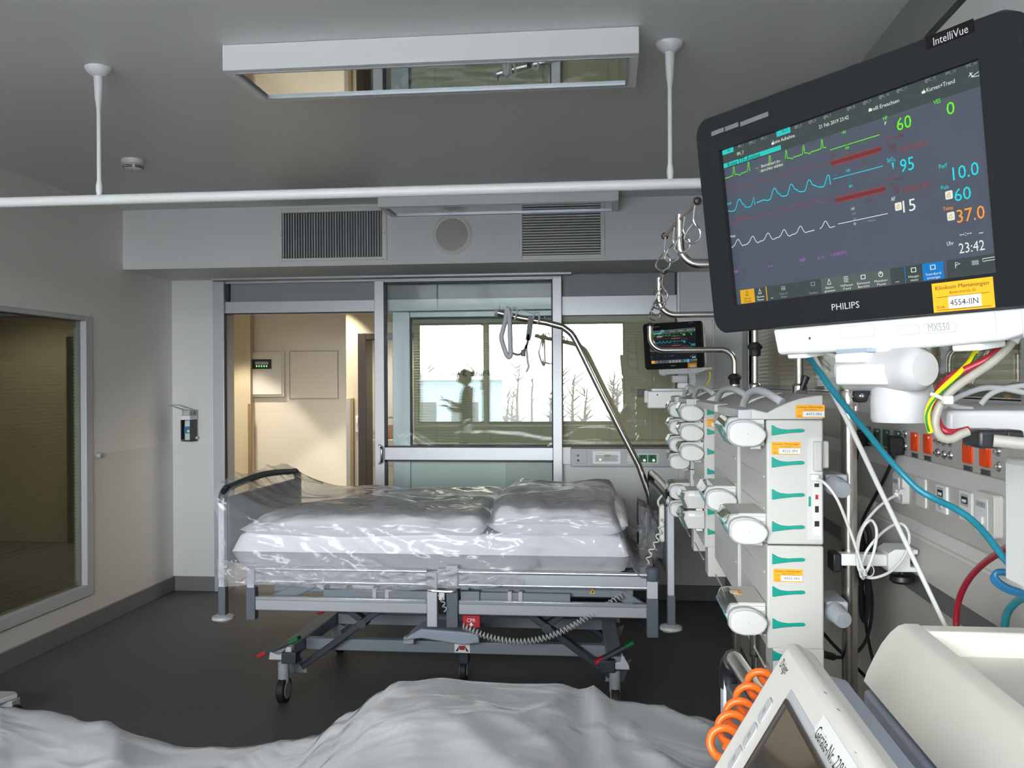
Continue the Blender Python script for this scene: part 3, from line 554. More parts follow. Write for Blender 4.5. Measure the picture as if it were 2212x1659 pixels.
MB().prism(rrect(.155, .045, .01), lambda u, v, w: at(1310.5, 990, y=yt-.01)+V((u, w, v)), 0, .004).build('keypad_field', 'lgrey', q)
bxp(MB(), 1305, 987.5, 1319, 982, yt-.013, yt-.008).build('small_display', 'lcd_y', q)
for px, py in ((1305, 991.5), (1311.5, 991.5), (1318, 991.5), (1325, 991.5), (1325, 985)):
    c = at(px, py, y=yt-.01); MB().lathe([(.009, 0), (.008, .005), (0, .006)], (c.x, yt-.01, c.z), (0, -1, 0), 12).build('key', 'lgrey', q)
c = at(1296.5, 993, y=yt-.01); MB().lathe([(.007, 0), (0, .004)], (c.x, yt-.01, c.z), (0, -1, 0), 10).build('status_light', 'led2', q)
c = at(1288, 979, y=yt-.0085); MB().text('Lichtrufanlage', (c.x, yt-.0085, c.z-.002), UX, UZ, .007).build('lettering', 'gink', q)
bxp(MB(), 1356, 1002, 1424, 979, yt-.005, yt).build('socket_plate', 'offw', tr, bevel=.002)
for px in (1363, 1389, 1409):
    so = bxp(MB(), px-9, 999, px+9, 982.5, yt-.010, yt-.004).build('socket', 'offw' if px == 1363 else 'sock_gl', tr, bevel=.003)
    if px != 1363:
        c = at(px, 991, y=yt-.011); MB().lathe([(.021, 0), (.019, .002), (.0, .001)], (c.x, yt-.010, c.z), (0, -1, 0), 20).build('socket_well', 'sock_g', so)
        c = at(px+3, 994.5, y=yt-.013); MB().lathe([(.009, 0), (.006, .005), (0, .006)], (c.x, yt-.010, c.z), (0, -1, 0), 10).build('pilot_light', 'led2', so)
# cover panel right of the glazing
bxp(MB(), 1464, 1120, 1541, 690, YB-.03, YB).build('trim_11', 'white', None, bevel=.004)['kind'] = 'structure'
bxp(MB(), 1538, 968, 1544, 590, YB-.02, YB).build('trim_12', 'white', None, bevel=.002)['kind'] = 'structure'

# ================================================================== HOSPITAL BED (built at the far place, copied for the near one)
BY0, BY1 = 4.22, 5.15
def bedxf(p):                                                 # the bed is very slightly narrower at its far side
    x, y, z = p; return V((-.8+(x+.8)*(1-.045*(y-BY0)/(BY1-BY0)), y, z))
def BM(): return MB(bedxf)
bed = thing('hospital_bed', 'far empty hospital bed standing across the room before the glass door', 'bed', (-.8, 4.68, 0), 'hospital beds')
# end boards
for sx, x0, nm in ((-1, -1.852, 'footboard'), (1, .248, 'headboard')):
    mb = BM(); mb.box(x0, x0+.030, 4.26, 5.11, .62, .955)
    fb = mb.build(nm, 'board', bed, bevel=.006)
    for y in (4.205, 5.135):
        BM().box(x0, x0+.030, y, y+.035, .535, .958).build('board_post', 'post', fb, bevel=.004)
        BM().box(x0-.002, x0+.034, y-.002, y+.037, .40, .537).build('post_foot', 'darkblue', fb, bevel=.004)
        c = V((x0+.015, y+.017, .388))
        BM().lathe([(.0, 0), (.040, 0), (.052, .010), (.050, .022), (.030, .030), (0, .031)], c-V((0, 0, .014)), seg=24).build('bumper', 'lgrey', fb)
    tb_ = [(x0+.015, 4.222, .955), (x0+.015, 4.24, .985), (x0+.015, 4.30, 1.0), (x0+.015, 4.68, 1.022 if sx < 0 else 1.004), (x0+.015, 5.07, 1.0), (x0+.015, 5.13, .985), (x0+.015, 5.152, .955)]
    BM().tube(smoothpath(tb_, 6), .0165, 12).build('grab_bar', 'dgrey' if sx < 0 else 'steel', fb)
    for y in (4.222, 5.152): BM().tube(smoothpath([(x0+.015, y, .935), (x0+.015, y+(.006 if y < 4.5 else -.006), .972), (x0+.015, y+(.045 if y < 4.5 else -.045), .997)], 4), .0205, 12).build('corner_cap', 'black', fb)
# side guards, both long sides
for y0, s in ((4.205, 1), (5.115, -1)):
    for n, (xa_, xb_) in enumerate(((-1.672, -.852), (-.702, .155))):
        sr = BM().box(xa_, xb_, y0+.004, y0+.026, .562, .622).build('side_rail', 'rail', bed, bevel=.003)
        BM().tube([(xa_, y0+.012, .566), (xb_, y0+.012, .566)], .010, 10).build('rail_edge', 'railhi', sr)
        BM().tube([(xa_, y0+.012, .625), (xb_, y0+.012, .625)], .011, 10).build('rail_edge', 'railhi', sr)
        lo = BM().box(xa_-.002, xb_+.002, y0+.002, y0+.024, .430, .494).build('side_rail', 'rail', bed, bevel=.005)
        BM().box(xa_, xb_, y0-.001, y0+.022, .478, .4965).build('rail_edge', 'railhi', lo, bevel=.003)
    BM().box(-1.712, -1.676, y0-.002, y0+.036, .535, .625).build('rail_post', 'post', bed, bevel=.003)
    BM().box(-1.716, -1.672, y0-.004, y0+.038, .385, .535).build('rail_post', 'darkblue', bed, bevel=.003)
    BM().box(-.850, -.802, y0-.006, y0+.030, .372, .622).build('rail_post', 'post', bed, bevel=.004)
    BM().box(-.802, -.760, y0+.002, y0+.030, .565, .640).build('rail_bridge', 'rail', bed, bevel=.003)
    BM().box(-.760, -.706, y0-.004, y0+.034, .370, .560).build('rail_post', 'darkblue', bed, bevel=.003)
    BM().box(-.760, -.706, y0-.004, y0+.034, .560, .655).build('rail_post', 'post', bed, bevel=.003)
    BM().box(.155, .204, y0-.002, y0+.036, .52, .598).build('rail_post', 'post', bed, bevel=.003)
    BM().box(.153, .206, y0-.004, y0+.038, .345, .52).build('rail_post', 'darkblue', bed, bevel=.004)
    BM().lathe([(.024, 0), (.030, .01), (.030, .055), (.022, .062), (0, .063)], (.18, y0+.017, .598), seg=20).build('post_cap', 'darkblue', bed)
BM().tube(smoothpath([(-.84, 4.205, .548), (-.845, 4.17, .55), (-.80, 4.16, .548), (-.73, 4.165, .545), (-.712, 4.175, .549), (-.712, 4.205, .549)], 5), .0055, 8).build('release_handle', 'chrome', bed)
for k, px in enumerate((-.815, -.775)):
    pass
BM().box(-.792, -.765, 4.186, 4.20, .50, .535).build('hand_control_hook', 'offw', bed, bevel=.003)
# upper frame
for y in (4.30, 5.03): BM().box(-1.62, .10, y, y+.04, .50, .558).build('frame_beam', 'frame', bed, bevel=.004)
for x in (-1.62, -.80, .06): BM().box(x, x+.045, 4.34, 5.03, .505, .55).build('cross_member', 'frame', bed, bevel=.004)
for x0, x1 in ((-1.74, -1.20), (-1.19, -.92), (-.91, -.62), (-.61, .12)): BM().box(x0, x1, 4.29, 5.08, .575, .612).build('mattress_base', 'mgrey', bed, bevel=.008)
for a, b in (((-1.68, 4.31, .435), (-1.42, 4.31, .545)), ((.0, 4.31, .54), (.165, 4.31, .44))): BM().bar(a, b, .035, .05).build('corner_brace', 'frame', bed, bevel=.003)
for x0, x1 in ((-1.36, -.86), (-.61, -.19)):
    t2 = BM().box(x0, x1, 4.255, 4.28, .488, .524).build('accessory_rail', 'frame', bed, bevel=.003)
    for xx in (x1-.25, x1-.19) if x0 < -1 else (x0+.14, x0+.19):
        BM().box(xx-.010, xx+.010, 4.246, 4.285, .470, .532).build('rail_clamp', 'lgrey', t2, bevel=.003)
BM().box(-.70, -.61, 4.24, 4.29, .475, .53).build('control_box', 'frame', bed, bevel=.004)
BM().box(-.70, -.66, 4.24, 4.29, .535, .57).build('control_box', 'frame', bed, bevel=.004)
mb = BM()
mb.prism([(-1.42, .545), (-1.10, .545), (-1.10, .512), (-1.33, .508), (-1.38, .515)], XZ, 4.285, 4.297); mb.build('latch_plate', 'post', bed, bevel=.002)
for xx in (-1.35, -1.24, -1.11): BM().cyl((xx, 4.29, .530), (xx, 4.27, .530), .013, 14).build('latch_bolt', 'dgrey', bed)
for xx in (-1.45, -1.33, -.95): BM().tube([(xx-.03, 4.29, .56), (xx-.028, 4.268, .545), (xx+.028, 4.268, .545), (xx+.03, 4.29, .56)], .004, 8).build('bag_hook', 'rail', bed)
for xx, zz in ((-1.117, .536), (-.088, .530)):
    wt = BM().prism([(xx-.013, zz-.011), (xx+.013, zz-.011), (xx, zz+.012)], XZ, 4.296, 4.30).build('warning_sign', 'yellow', bed)
    BM().prism([(xx-.006, zz-.007), (xx+.006, zz-.007), (xx+.001, zz+.004)], XZ, 4.295, 4.296).build('sign_symbol', 'ink', wt)
# chassis
for y in (4.40, 4.88): BM().box(-1.50, .0, y, y+.045, .193, .250).build('chassis_beam', 'frame', bed, bevel=.005)
for x in (-1.58, -.03): BM().box(x, x+.075, 4.22, 5.06, .19, .252).build('chassis_end', 'frame', bed, bevel=.006)
for y in (4.352, 4.955):
    for m, pv in ((1, -1.195), (-1, -.305)):
        e = lambda dx: pv+m*dx
        BM().bar((e(-.30), y, .13), (e(.16), y, .465), .03, .058, (0, 1, 0)).build('lift_arm', 'framed', bed, bevel=.004)
        BM().bar((e(-.15), y+.032, .452), (e(.0), y+.032, .345), .03, .058, (0, 1, 0)).build('lift_arm', 'framed', bed, bevel=.004)
        BM().cyl((e(0), y-.03, .345), (e(0), y+.06, .345), .022, 16).build('pivot', 'dgrey', bed)
        BM().prism([(e(-.40), .21), (e(-.28), .165), (e(-.275), .10), (e(-.36), .10)], XZ, y-.018, y-.012).build('arm_bracket', 'frame', bed, bevel=.002)
for x, sgn in ((-1.535, -1), (.01, 1)):
    for y in (4.205, 5.02):
        cs = BM().lathe([(.022, 0), (.026, .01), (.026, .10), (.020, .105)], (x, y, .09), seg=18).build('caster', 'mgrey', bed)
        BM().cyl((x-.018, y, .060), (x+.018, y, .060), .060, 28).build('wheel', 'rubber', cs, bevel=.006)
        BM().cyl((x-.021, y, .060), (x+.021, y, .060), .040, 24).build('wheel_hub', 'mgrey', cs)
        mb = BM(); mb.prism([(x-.065, .205), (x+.045, .205), (x+.045, .265), (x+.022, .268), (x+.012, .238), (x-.02, .228), (x-.058, .242)] if sgn < 0 else [(x-.045, .205), (x+.065, .205), (x+.062, .225), (x+.035, .27), (x+.03, .27), (x+.025, .238), (x-.045, .23)], XZ, y-.022, y+.022)
        mb.build('caster_cap', 'post', cs, bevel=.004)
        a, b = V((x-.125, y+.005, .215)), V((x+.075, y+.005, .305))
        if sgn > 0: a, b = V((x-.09, y+.005, .225)), V((x+.085, y+.005, .325))
        bp = BM().bar(a.lerp(b, .2), a.lerp(b, .8), .045, .016, (0, 0, 1)).build('brake_pedal', 'dgrey', cs, bevel=.004)
        BM().bar(a, a.lerp(b, .22), .046, .018).build('brake_tip', 'red', bp, bevel=.004)
        BM().bar(a.lerp(b, .78), b, .046, .018).build('release_tip', 'green', bp, bevel=.004)
        BM().box(min(x, x-sgn*.07), max(x, x-sgn*.07), y-.03, y+.03, .19, .245).build('caster_arm', 'framed', cs, bevel=.004)
cs = BM().cyl((-.757, 4.60, .052), (-.725, 4.60, .052), .052, 26).build('centre_wheel', 'rubber', bed, bevel=.005)
BM().cyl((-.761, 4.60, .052), (-.721, 4.60, .052), .030, 20).build('wheel_hub', 'mgrey', cs)
BM().box(-.765, -.715, 4.57, 4.64, .09, .20).build('wheel_fork', 'framed', cs, bevel=.004)
mb = BM(); mb.prism([(-.99, .275), (-.96, .30), (-.90, .335), (-.70, .325), (-.625, .318), (-.62, .275), (-.70, .262), (-.90, .290)], XZ, 4.30, 4.50)
mb.build('foot_control', 'bluegrey', bed, bevel=.008, seg=3)
BM().box(-.99, -.94, 4.32, 4.36, .255, .29).build('foot_lever', 'mgrey', bed, bevel=.004)
lt = BM().box(-.755, -.680, 4.396, 4.40, .200, .245).build('info_label', 'paper', bed)
BM().box(-.731, -.705, 4.394, 4.396, .213, .233).build('label_window', 'red', lt)
BM().prism([(-.75, .206), (-.738, .206), (-.728, .238)], XZ, 4.3945, 4.396).prism([(-.685, .206), (-.697, .206), (-.708, .238)], XZ, 4.3945, 4.396).build('label_symbol', 'ink', lt)
# red emergency lever with lettering
cp = BM().box(-.685, -.602, 4.20, 4.235, .372, .428).build('emergency_lever', 'red', bed, bevel=.004)
cp['label'] = 'red emergency lever lettered CPR'
BM().text('CPR', (-.6435, 4.1985, .400), UX, UZ, .016, None, True).build('lettering', 'paper', cp)
BM().prism([(-.6475, .397), (-.6395, .397), (-.6395, .389), (-.633, .389), (-.6435, .378), (-.654, .389), (-.6475, .389)], XZ, 4.1985, 4.1995).build('arrow', 'paper', cp)
# spiral cable slung under the near side, hand control on the headboard
cb = MB(); helix([at(1000, 1352, y=4.19), at(1060, 1377, y=4.17), at(1130, 1386, y=4.17), at(1200, 1370, y=4.18), at(1275, 1330, y=4.21), at(1345, 1285, y=4.27)], .013, 46, .0032, 6, 9, cb)
cb.build('spiral_cable', 'lgrey', bed)
cb = MB(); helix([at(950, 1285, y=4.185), at(958, 1305, y=4.185), at(962, 1320, y=4.19)], .008, 3, .003, 6, 9, cb); cb.build('spiral_cable', 'lgrey', bed)
hc = BM().box(.222, .246, 4.30, 4.345, .76, .93).build('hand_control', 'offw', bed, bevel=.006)
BM().tube(smoothpath([(.234, 4.30, .975), (.215, 4.29, .95), (.222, 4.30, .925), (.24, 4.32, .93)], 4), .005, 8).build('control_hook', 'offw', hc)
cb = MB(); pth = [at(1433, 1122, y=4.28), at(1424, 1150, y=4.28), at(1418, 1170, y=4.27), at(1406, 1190, y=4.27), at(1396, 1222, y=4.27)]
helix(pth, .010, 6, .0035, 6, 9, cb); cb.build('control_cable', 'offw', hc)

# near bed: same model, one bed's width nearer
DY = -3.41
bed2 = copy_tree(bed); bed2.location.y += DY
bed2['label'] = 'near hospital bed in the foreground, only its headboard corner showing'

# bedding ---------------------------------------------------------------
def slab(name, x0, x1, y0, y1, zlo, zhi, m, nx=60, ny=30, edge=.05, amp=.006, seed=0.0, tilt=None):
    """soft slab: closed heightfield with rounded rim; zlo/zhi are functions of x,y"""
    mb = MB(); top = []; bot = []
    for j in range(ny+1):
        for i in range(nx+1):
            u, v = i/nx, j/ny; x, y = x0+(x1-x0)*u, y0+(y1-y0)*v
            dx = min(u*(x1-x0), (1-u)*(x1-x0)); dy = min(v*(y1-y0), (1-v)*(y1-y0))
            q = lambda d: math.sqrt(max(0, 1-(1-min(1, d/edge))**2))
            r = q(dx)*q(dy); a, b = zlo(x, y), zhi(x, y); w = amp*fbm(x*7+seed, y*7, seed)*r
            top.append(V((x, y, (a+b)/2+(b-a)/2*r+w))); bot.append(V((x, y, (a+b)/2-(b-a)/2*r)))
    n = (nx+1)*(ny+1); fs = []
    for j in range(ny):
        for i in range(nx):
            a = j*(nx+1)+i; fs.append((a, a+1, a+nx+2, a+nx+1)); fs.append((n+a, n+a+nx+1, n+a+nx+2, n+a+1))
    rim = [i for i in range(nx+1)]+[(j)*(nx+1)+nx for j in range(1, ny+1)]+[ny*(nx+1)+i for i in range(nx-1, -1, -1)]+[j*(nx+1) for j in range(ny-1, 0, -1)]
    for k in range(len(rim)): a, b = rim[k], rim[(k+1) % len(rim)]; fs.append((a, n+a, n+b, b))
    mb.add(top+bot, fs); return mb.build(name, m, smooth=80)
def ss(a, b, x):
    t = min(1, max(0, (x-a)/(b-a))); return t*t*(3-2*t)
mt = slab('mattress', -1.80, .085, 4.245, 5.10, lambda x, y: .614, lambda x, y: .785, 'linen', 70, 30, .055, .008, 1.0)
mark(mt, 'white-sheeted mattress on the far bed under clear film', 'mattress', 'mattresses')
def duv(x, y): return .865+.012*fbm(x*4, y*5, 2)-.035*ss(-1.2, -1.75, x)*1+.018*math.sin((y-4.2)*3.2)
dv = slab('duvet', -1.76, -.585, 4.235, 5.08, lambda x, y: .768+.01*math.sin(x*6), duv, 'linen', 70, 36, .085, .018, 3.0)
mark(dv, 'folded white duvet on the foot half of the far bed', 'duvet', 'duvets')
def pil(x, y): return .905+.02*fbm(x*5, y*4, 5)+.03*math.sin((y-4.2)*3.3)-.02*ss(-.1, .08, x)
pw = slab('pillow', -.585, .075, 4.26, 5.06, lambda x, y: .775, pil, 'linen', 40, 36, .12, .022, 6.0)
mark(pw, 'plump white pillow on the head half of the far bed', 'pillow', 'pillows')
# film over the far bed: rises over the footboard, lies on the bedding, hangs down the near side
def bedz(x, y):                                               # top of what lies under the film
    if x < -.56: z = duv(x, y)+.024
    else: z = pil(x, y)+.026
    z -= .03*math.exp(-((x+.56)/.04)**2)
    return z-(z-.66)*ss(-.02, .135, x)
def far_top(x, y):
    base = bedz(x, y)
    k = 1.040-.012*abs(y-4.68)*4-(x+1.86)*.42                 # tent from the footboard
    tent = k-.09*math.sin(max(0, min(1, (x+1.86)/.6))*math.pi)*(.35+.65*math.sin(math.pi*min(1, max(0, (y-4.2)/.95))))
    w = .05; d = (tent-base)/w
    return base+w*math.log(1+math.exp(max(-20, min(20, d)))) if x < -1.0 else base
def far_film(u, v):
    x = -1.866+u*2.05; s = v*1.62                             # v: 0 near hem .. 1 far hem
    zt = far_top(x, 4.22)-.05
    zb = .562+.006*math.sin(x*9)+.088*ss(-.52, -.34, x)
    if x < -1.80: zb += .35*ss(-1.80, -1.866, x)
    if s < .34:                                               # hanging near side
        t = s/.34; z = zb+(zt-zb)*t
        d = x*1.0+z*.8; 
        y = 4.183+.045*ss(-.45, -.3, x)*(1-t*.6)-.022*ridge(d*3.0, z*2.2-x*.5, 8)*(.4+.6*math.sin(t*math.pi))-.010*ridge(x*5+z*9, z*7-x*2, 3)**3-.006*ridge(x*14, z*16, 5)*(1-t)+.018
        return V((x, y, z+.004*fbm(x*9, t*4, 4)*(1-t)))
    if s < 1.30:
        t = (s-.34)/.96; y = 4.185+t*.985; e = math.sin(min(1, t/.09)*math.pi/2)
        z = far_top(x, y)-.05*(1-e)
        d = x*.55-y*.9; m = min(1, t*6)
        z += (.024*ridge(d*2.4, (x+y)*.7, 11)**2-.006+.010*ridge(x*2.2+y*3.5, y*1.4-x*1.2, 12)**4)*m
        return V((x, y, z))
    t = (s-1.30)/.32; return V((x, 5.172+.012*fbm(x*6, t*3, 6), far_top(x, 5.16)-t*.26))
mb = MB(); mb.grid(far_film, 190, 110)
ff = mb.build('plastic_cover', 'film', smooth=70); mark(ff, 'clear crinkled plastic cover draped over the far bed', 'plastic cover', 'plastic bed covers')
def hemf(u, v):
    x = -1.84+u*1.44; z = .548+.012*math.sin(x*7)+.03*ss(-.62, -.42, x)+v*(.11+.05*noise.noise(V((x*4, 1, 2)))+.02*math.sin(x*9))*(.25+.75*ss(-.40, -.85, x))
    y = 4.176-.016*ridge(x*6+z*3, z*16, 31)-.012*ridge(x*15, z*26+x*3, 32)**2+.014
    return V((x, y, z))
mb = MB(); mb.grid(hemf, 210, 22); mb.build('gathered_hem', 'film3', ff, smooth=60)
# scrap of gathered film at the head end
def scrap(u, v):
    a = u*2*math.pi; p = .10+.16*v; x = .05+p*.75; r = .12*(1-.35*v)*(1+.35*noise.noise(V((math.cos(a)*2, math.sin(a)*2, v*4))))
    return V((x, 4.52+r*1.6*math.cos(a), .74+r*1.25*math.sin(a)+.05-.05*v))
mb = MB(); mb.grid(scrap, 46, 26); sc = mb.build('film_bundle', 'film', ff, smooth=70)
# near bed bedding and film
PR = [((px-1320)*1.70/F_PX, py) for px, py in ((-1300, 1520), (-500, 1520), (0, 1545), (120, 1578), (230, 1600), (360, 1618), (500, 1623), (600, 1620), (660, 1606), (740, 1558), (800, 1520), (860, 1492), (960, 1475), (1090, 1476), (1200, 1474), (1270, 1500), (1340, 1512), (1400, 1522), (1500, 1540), (1570, 1557), (1700, 1590))]
def crest(x):
    for (xa_, a), (xb_, b) in zip(PR, PR[1:]):
        if xa_ <= x <= xb_: t = (x-xa_)/(xb_-xa_); t = t*t*(3-2*t); py = a+(b-a)*t; break
    else: py = PR[0][1] if x < PR[0][0] else PR[-1][1]
    return CAM_H-(py-829+4)*1.70/F_PX
def near_top(x, y):
    z = crest(x); t = (y-.74)/(1.80-.74)
    z -= .022*ss(-.55, -.85, x)
    return z-(max(0, .90-t)/.90)**2*.045-(max(0, t-.905)/.095)**2*.10
mt2 = slab('mattress', -1.80, .085, 4.245+DY, 5.10+DY, lambda x, y: .614, lambda x, y: .785, 'linen', 50, 24, .055, .006, 9.0)
mark(mt2, 'white mattress of the near bed, hidden below its film cover', 'mattress', 'mattresses')
dv2 = slab('duvet', -1.72, -.52, .85, 1.70, lambda x, y: .770, lambda x, y: near_top(x, y)-.018, 'linen', 60, 36, .09, .010, 13.0)
mark(dv2, 'white duvet lying on the foot half of the near bed', 'duvet', 'duvets')
pw2 = slab('pillow', -.51, .17, .86, 1.69, lambda x, y: .775, lambda x, y: near_top(x, y)-.016, 'linen', 50, 44, .10, .010, 15.0)
mark(pw2, 'big white pillow humped up in the foreground on the near bed', 'pillow', 'pillows')
def near_film(u, v):
    x = -1.90+u*2.12; s = v*1.56
    if s < .22: t = s/.22; return V((x, .745-.03*(1-t)+.01*fbm(x*5, t), near_top(x, .75)-.22*(1-t)))
    if s < 1.34:
        t = (s-.22)/1.12; y = .745+t*1.055; d = x*.8+y*.6
        z = near_top(x, y)+.007+.014*ridge(x*1.7+y*.9, y*.8, 21)**2-.006-.010+.010*ridge(x*4+y*2.5, y*1.5-x, 22)**5+.004*ridge(x*7-y*5, y*3+x*2, 25)**6
        z += .012*math.exp(-((x+.02-(1.6-y)*.12)/.018)**2)*ss(1.2, 1.55, y)
        return V((x, y, z))
    t = (s-1.34)/.22; return V((x, 1.80+.01*fbm(x*5, t*2, 3), near_top(x, 1.80)-.20*t))
mb = MB(); mb.grid(near_film, 150, 90)
nf = mb.build('plastic_cover', 'film2', smooth=70); mark(nf, 'milky plastic cover over the near bed at the bottom of the picture', 'plastic cover', 'plastic bed covers')
# lifting pole with trapeze handle over the far bed
yp = 5.13
lp = thing('lifting_pole', 'bent steel lifting pole rising from the head of the far bed', 'lifting pole', at(1405, 1120, y=yp))
pts = [at(1404, 1200, y=yp), at(1404, 1120, y=yp), at(1403, 1075, y=yp), at(1396, 1050, y=yp), at(1380, 1005, y=yp), at(1300, 850, y=yp), at(1250, 748, y=yp), at(1235, 722, y=yp), at(1215, 706, y=yp), at(1180, 697, y=yp), at(1120, 686, y=yp), at(1073, 675, y=yp)]
sm = smoothpath(pts[:4], 6)[:-1]+[pts[4]]+[pts[5]]+smoothpath(pts[6:9], 6)+[pts[9], pts[10], pts[11]]
MB().tube(sm, .0175, 14).build('pole_tube', 'steel', lp)
MB().tube([at(1076, 675.6, y=yp), at(1069, 674.4, y=yp)], .0185, 14).build('end_cap', 'mgrey', lp)
for px, py in ((1079, 668), (1177, 690)): a = at(px, py+4, y=yp); MB().tube([a, a+V((0, 0, .028))], .005, 8).build('stop_pin', 'chrome', lp)
th = thing('trapeze_handle', 'white trapeze grab handle with a dark strap hanging from the lifting pole', 'grab handle', at(1100, 770, y=yp))
hy = yp-.03
tri = [at(1094, 668, y=hy), at(1092, 690, y=hy), at(1086, 715, y=hy), at(1083, 730, y=hy), at(1090, 755, y=hy), at(1096, 769, y=hy), at(1100, 771, y=hy), at(1103, 765, y=hy), at(1102, 730, y=hy), at(1101, 690, y=hy), at(1098, 669, y=hy), at(1094, 668, y=hy)]
MB().tube(smoothpath(tri, 4), .0135, 10).build('grip', 'lgrey', th)
st = MB(); 
def strap(mb, P, w):
    P = smoothpath(P, 5)
    vs = []
    for i, p in enumerate(P):
        d = (P[min(i+1, len(P)-1)]-P[max(i-1, 0)]).normalized(); n = V((-d.z, 0, d.x)).normalized()*w/2
        vs += [p-n+V((0, -.002, 0)), p+n+V((0, -.002, 0)), p+n+V((0, .002, 0)), p-n+V((0, .002, 0))]
    fs = []
    for i in range(len(P)-1):
        for k in range(4): fs.append((i*4+k, i*4+(k+1) % 4, i*4+4+(k+1) % 4, i*4+4+k))
    fs += [(0, 1, 2, 3), (len(vs)-1, len(vs)-2, len(vs)-3, len(vs)-4)]
    return mb.add(vs, fs)
strap(MB(), [at(1147, 683, y=hy), at(1143, 720, y=hy), at(1140, 735, y=hy)], .030).build('strap', 'black', th)
strap(MB(), [at(1142, 722, y=hy), at(1139, 742, y=hy), at(1132, 757, y=hy), at(1122, 766, y=hy), at(1110, 764, y=hy), at(1100, 757, y=hy)], .014).build('strap', 'dgrey', th)
strap(MB(), [at(1136, 745, y=hy), at(1138, 760, y=hy), at(1140, 782, y=hy), at(1142, 792, y=hy), at(1137, 804, y=hy)], .013).build('strap_tail', 'mgrey', th)
MB().box(at(1126, 764, y=hy).x, at(1135, 764, y=hy).x, hy-.012, hy+.012, Z(770, hy, 1130), Z(756, hy, 1130)).build('buckle', 'black', th, bevel=.003)
MB().tube(smoothpath([at(1112, 690, y=hy-.01), at(1117, 672, y=hy-.01), at(1113, 664, y=hy-.01), at(1107, 668, y=hy-.01), at(1106, 684, y=hy-.01)], 5), .005, 8).build('hook', 'lgrey', th)
MB().tube(smoothpath([at(1116, 667, y=hy-.01), at(1150, 677, y=hy-.01), at(1158, 682, y=hy-.01)], 4), .003, 6).build('hook_wire', 'lgrey', th)
MB().tube(smoothpath([at(1152, 688, y=hy-.01), at(1155, 677, y=hy-.01), at(1163, 676, y=hy-.01), at(1165, 690, y=hy-.01), at(1160, 698, y=hy-.01)], 5), .005, 8).build('hook', 'lgrey', th)

# ================================================================== SUPPLY UNIT ON THE RIGHT WALL
UXF = .75                                                     # front plane of its socket panel
def pz(py): return at(2040, py, x=UXF).z
su = thing('supply_unit', 'long grey wall supply unit with sockets below the right-hand window', 'supply unit', (UXF, 3.5, .985))
prof = [(XR, 1.443), (.765, 1.440), (.752, 1.430), (.752, 1.405), (UXF, 1.400), (UXF, pz(1003)), (.738, pz(1008)), (.722, pz(1034)), (.720, pz(1040)), (.720, pz(1136)), (.712, pz(1141)), (.694, pz(1158)), (.690, pz(1166)), (.690, 1.055), (XR, 1.055)]
U0, U1 = .95, 6.05
MB().prism(prof, lambda u, v, w: V((u, w, v)), U0, U1).build('unit_body', 'unit', su)
MB().prism([(XR, 1.4435), (.763, 1.4415), (.7505, 1.431), (.7505, 1.404), (.754, 1.404), (.766, 1.437), (XR, 1.438)], XZ, U0, U1).build('top_lip', 'unit_lit', su)
def lip(a, b, t=.0015): return MB().prism([(a[0], a[1]), (b[0], b[1]), (b[0]-t, b[1]-.0005), (a[0]-t, a[1]+.0005)], XZ, U0, U1)
lip((.740, pz(1004)), (.722, pz(1036))).build('lit_edge_strip', 'unit_lit', su); lip((.714, pz(1138)), (.692, pz(1162))).build('lit_edge_strip', 'unit_lit', su)  # lighter grey paints in the light on the upward-facing ledges
struct(MB().box(.72, XR, U0, U1, 0, 1.0).build('trim_13', 'lowwall', bevel=.003))
MB().box(.705, .725, U0, U1, 1.0, 1.054).build('equipment_rail', 'unitd', su, bevel=.003)
def onp(px, py, dx=0.0): return at(px, py, x=UXF-dx)
def rect_on(mb, px, py, w, h, x0, x1, r=.004):                # rounded plate on a plane x = const
    c = at(px, py, x=x0); return mb.prism(rrect(w, h, r, 4, c.y, c.z), YZ, x0, x1), c
def socket(px, py, m, w=.050, h=.046):
    c = onp(px, py)
    o = MB().prism(rrect(w, h, .005, 4, c.y, c.z), YZ, UXF-.004, UXF+.002).build('socket', m, su)
    MB().lathe([(.0195, 0), (.0195, .0008), (.0175, .0012), (.0, .0006)], (UXF-.004, c.y, c.z), (-1, 0, 0), 22).build('socket_well', m, o)
    MB().lathe([(.003, 0), (.003, .002), (0, .0025)], (UXF-.004, c.y-.017, c.z+.016), (-1, 0, 0), 10).build('pilot_light', 'offw', o)
    l = MB().prism(rrect(.046, .0105, .001, 2, c.y, c.z-.034), YZ, UXF-.002, UXF+.001).build('label_plate', 'plate', su)
    for s_ in (-1, 1): MB().lathe([(.0014, 0), (0, .001)], (UXF-.002, c.y+s_*.0205, c.z-.034), (-1, 0, 0), 8).build('rivet', 'rail', l)
for px, py in ((1977, 954), (2005, 959)): socket(px, py, 'sock_o')
for px, py in ((2092, 977), (2130, 984)): socket(px, py, 'sock_o')
for px, py in ((1843, 930), (1858, 934), (1876, 938), (1896, 943), (1916, 946), (1940, 949)): socket(px, py, 'sock_g')
def pin(px, py):
    c = onp(px, py)
    MB().lathe([(.0105, 0), (.0105, .002), (.0085, .005), (.0055, .003), (.0045, .003), (.004, .010), (.002, .0115), (0, .0115)], (UXF, c.y, c.z), (-1, 0, 0), 18).build('earth_pin', 'chrome', su)
for px, py in ((1957, 937), (1957, 964), (2028, 951), (2041, 955), (2054, 956), (2027, 978), (2041, 982), (2055, 984), (2158, 975), (2159, 1008)): pin(px, py)
XQ = .720
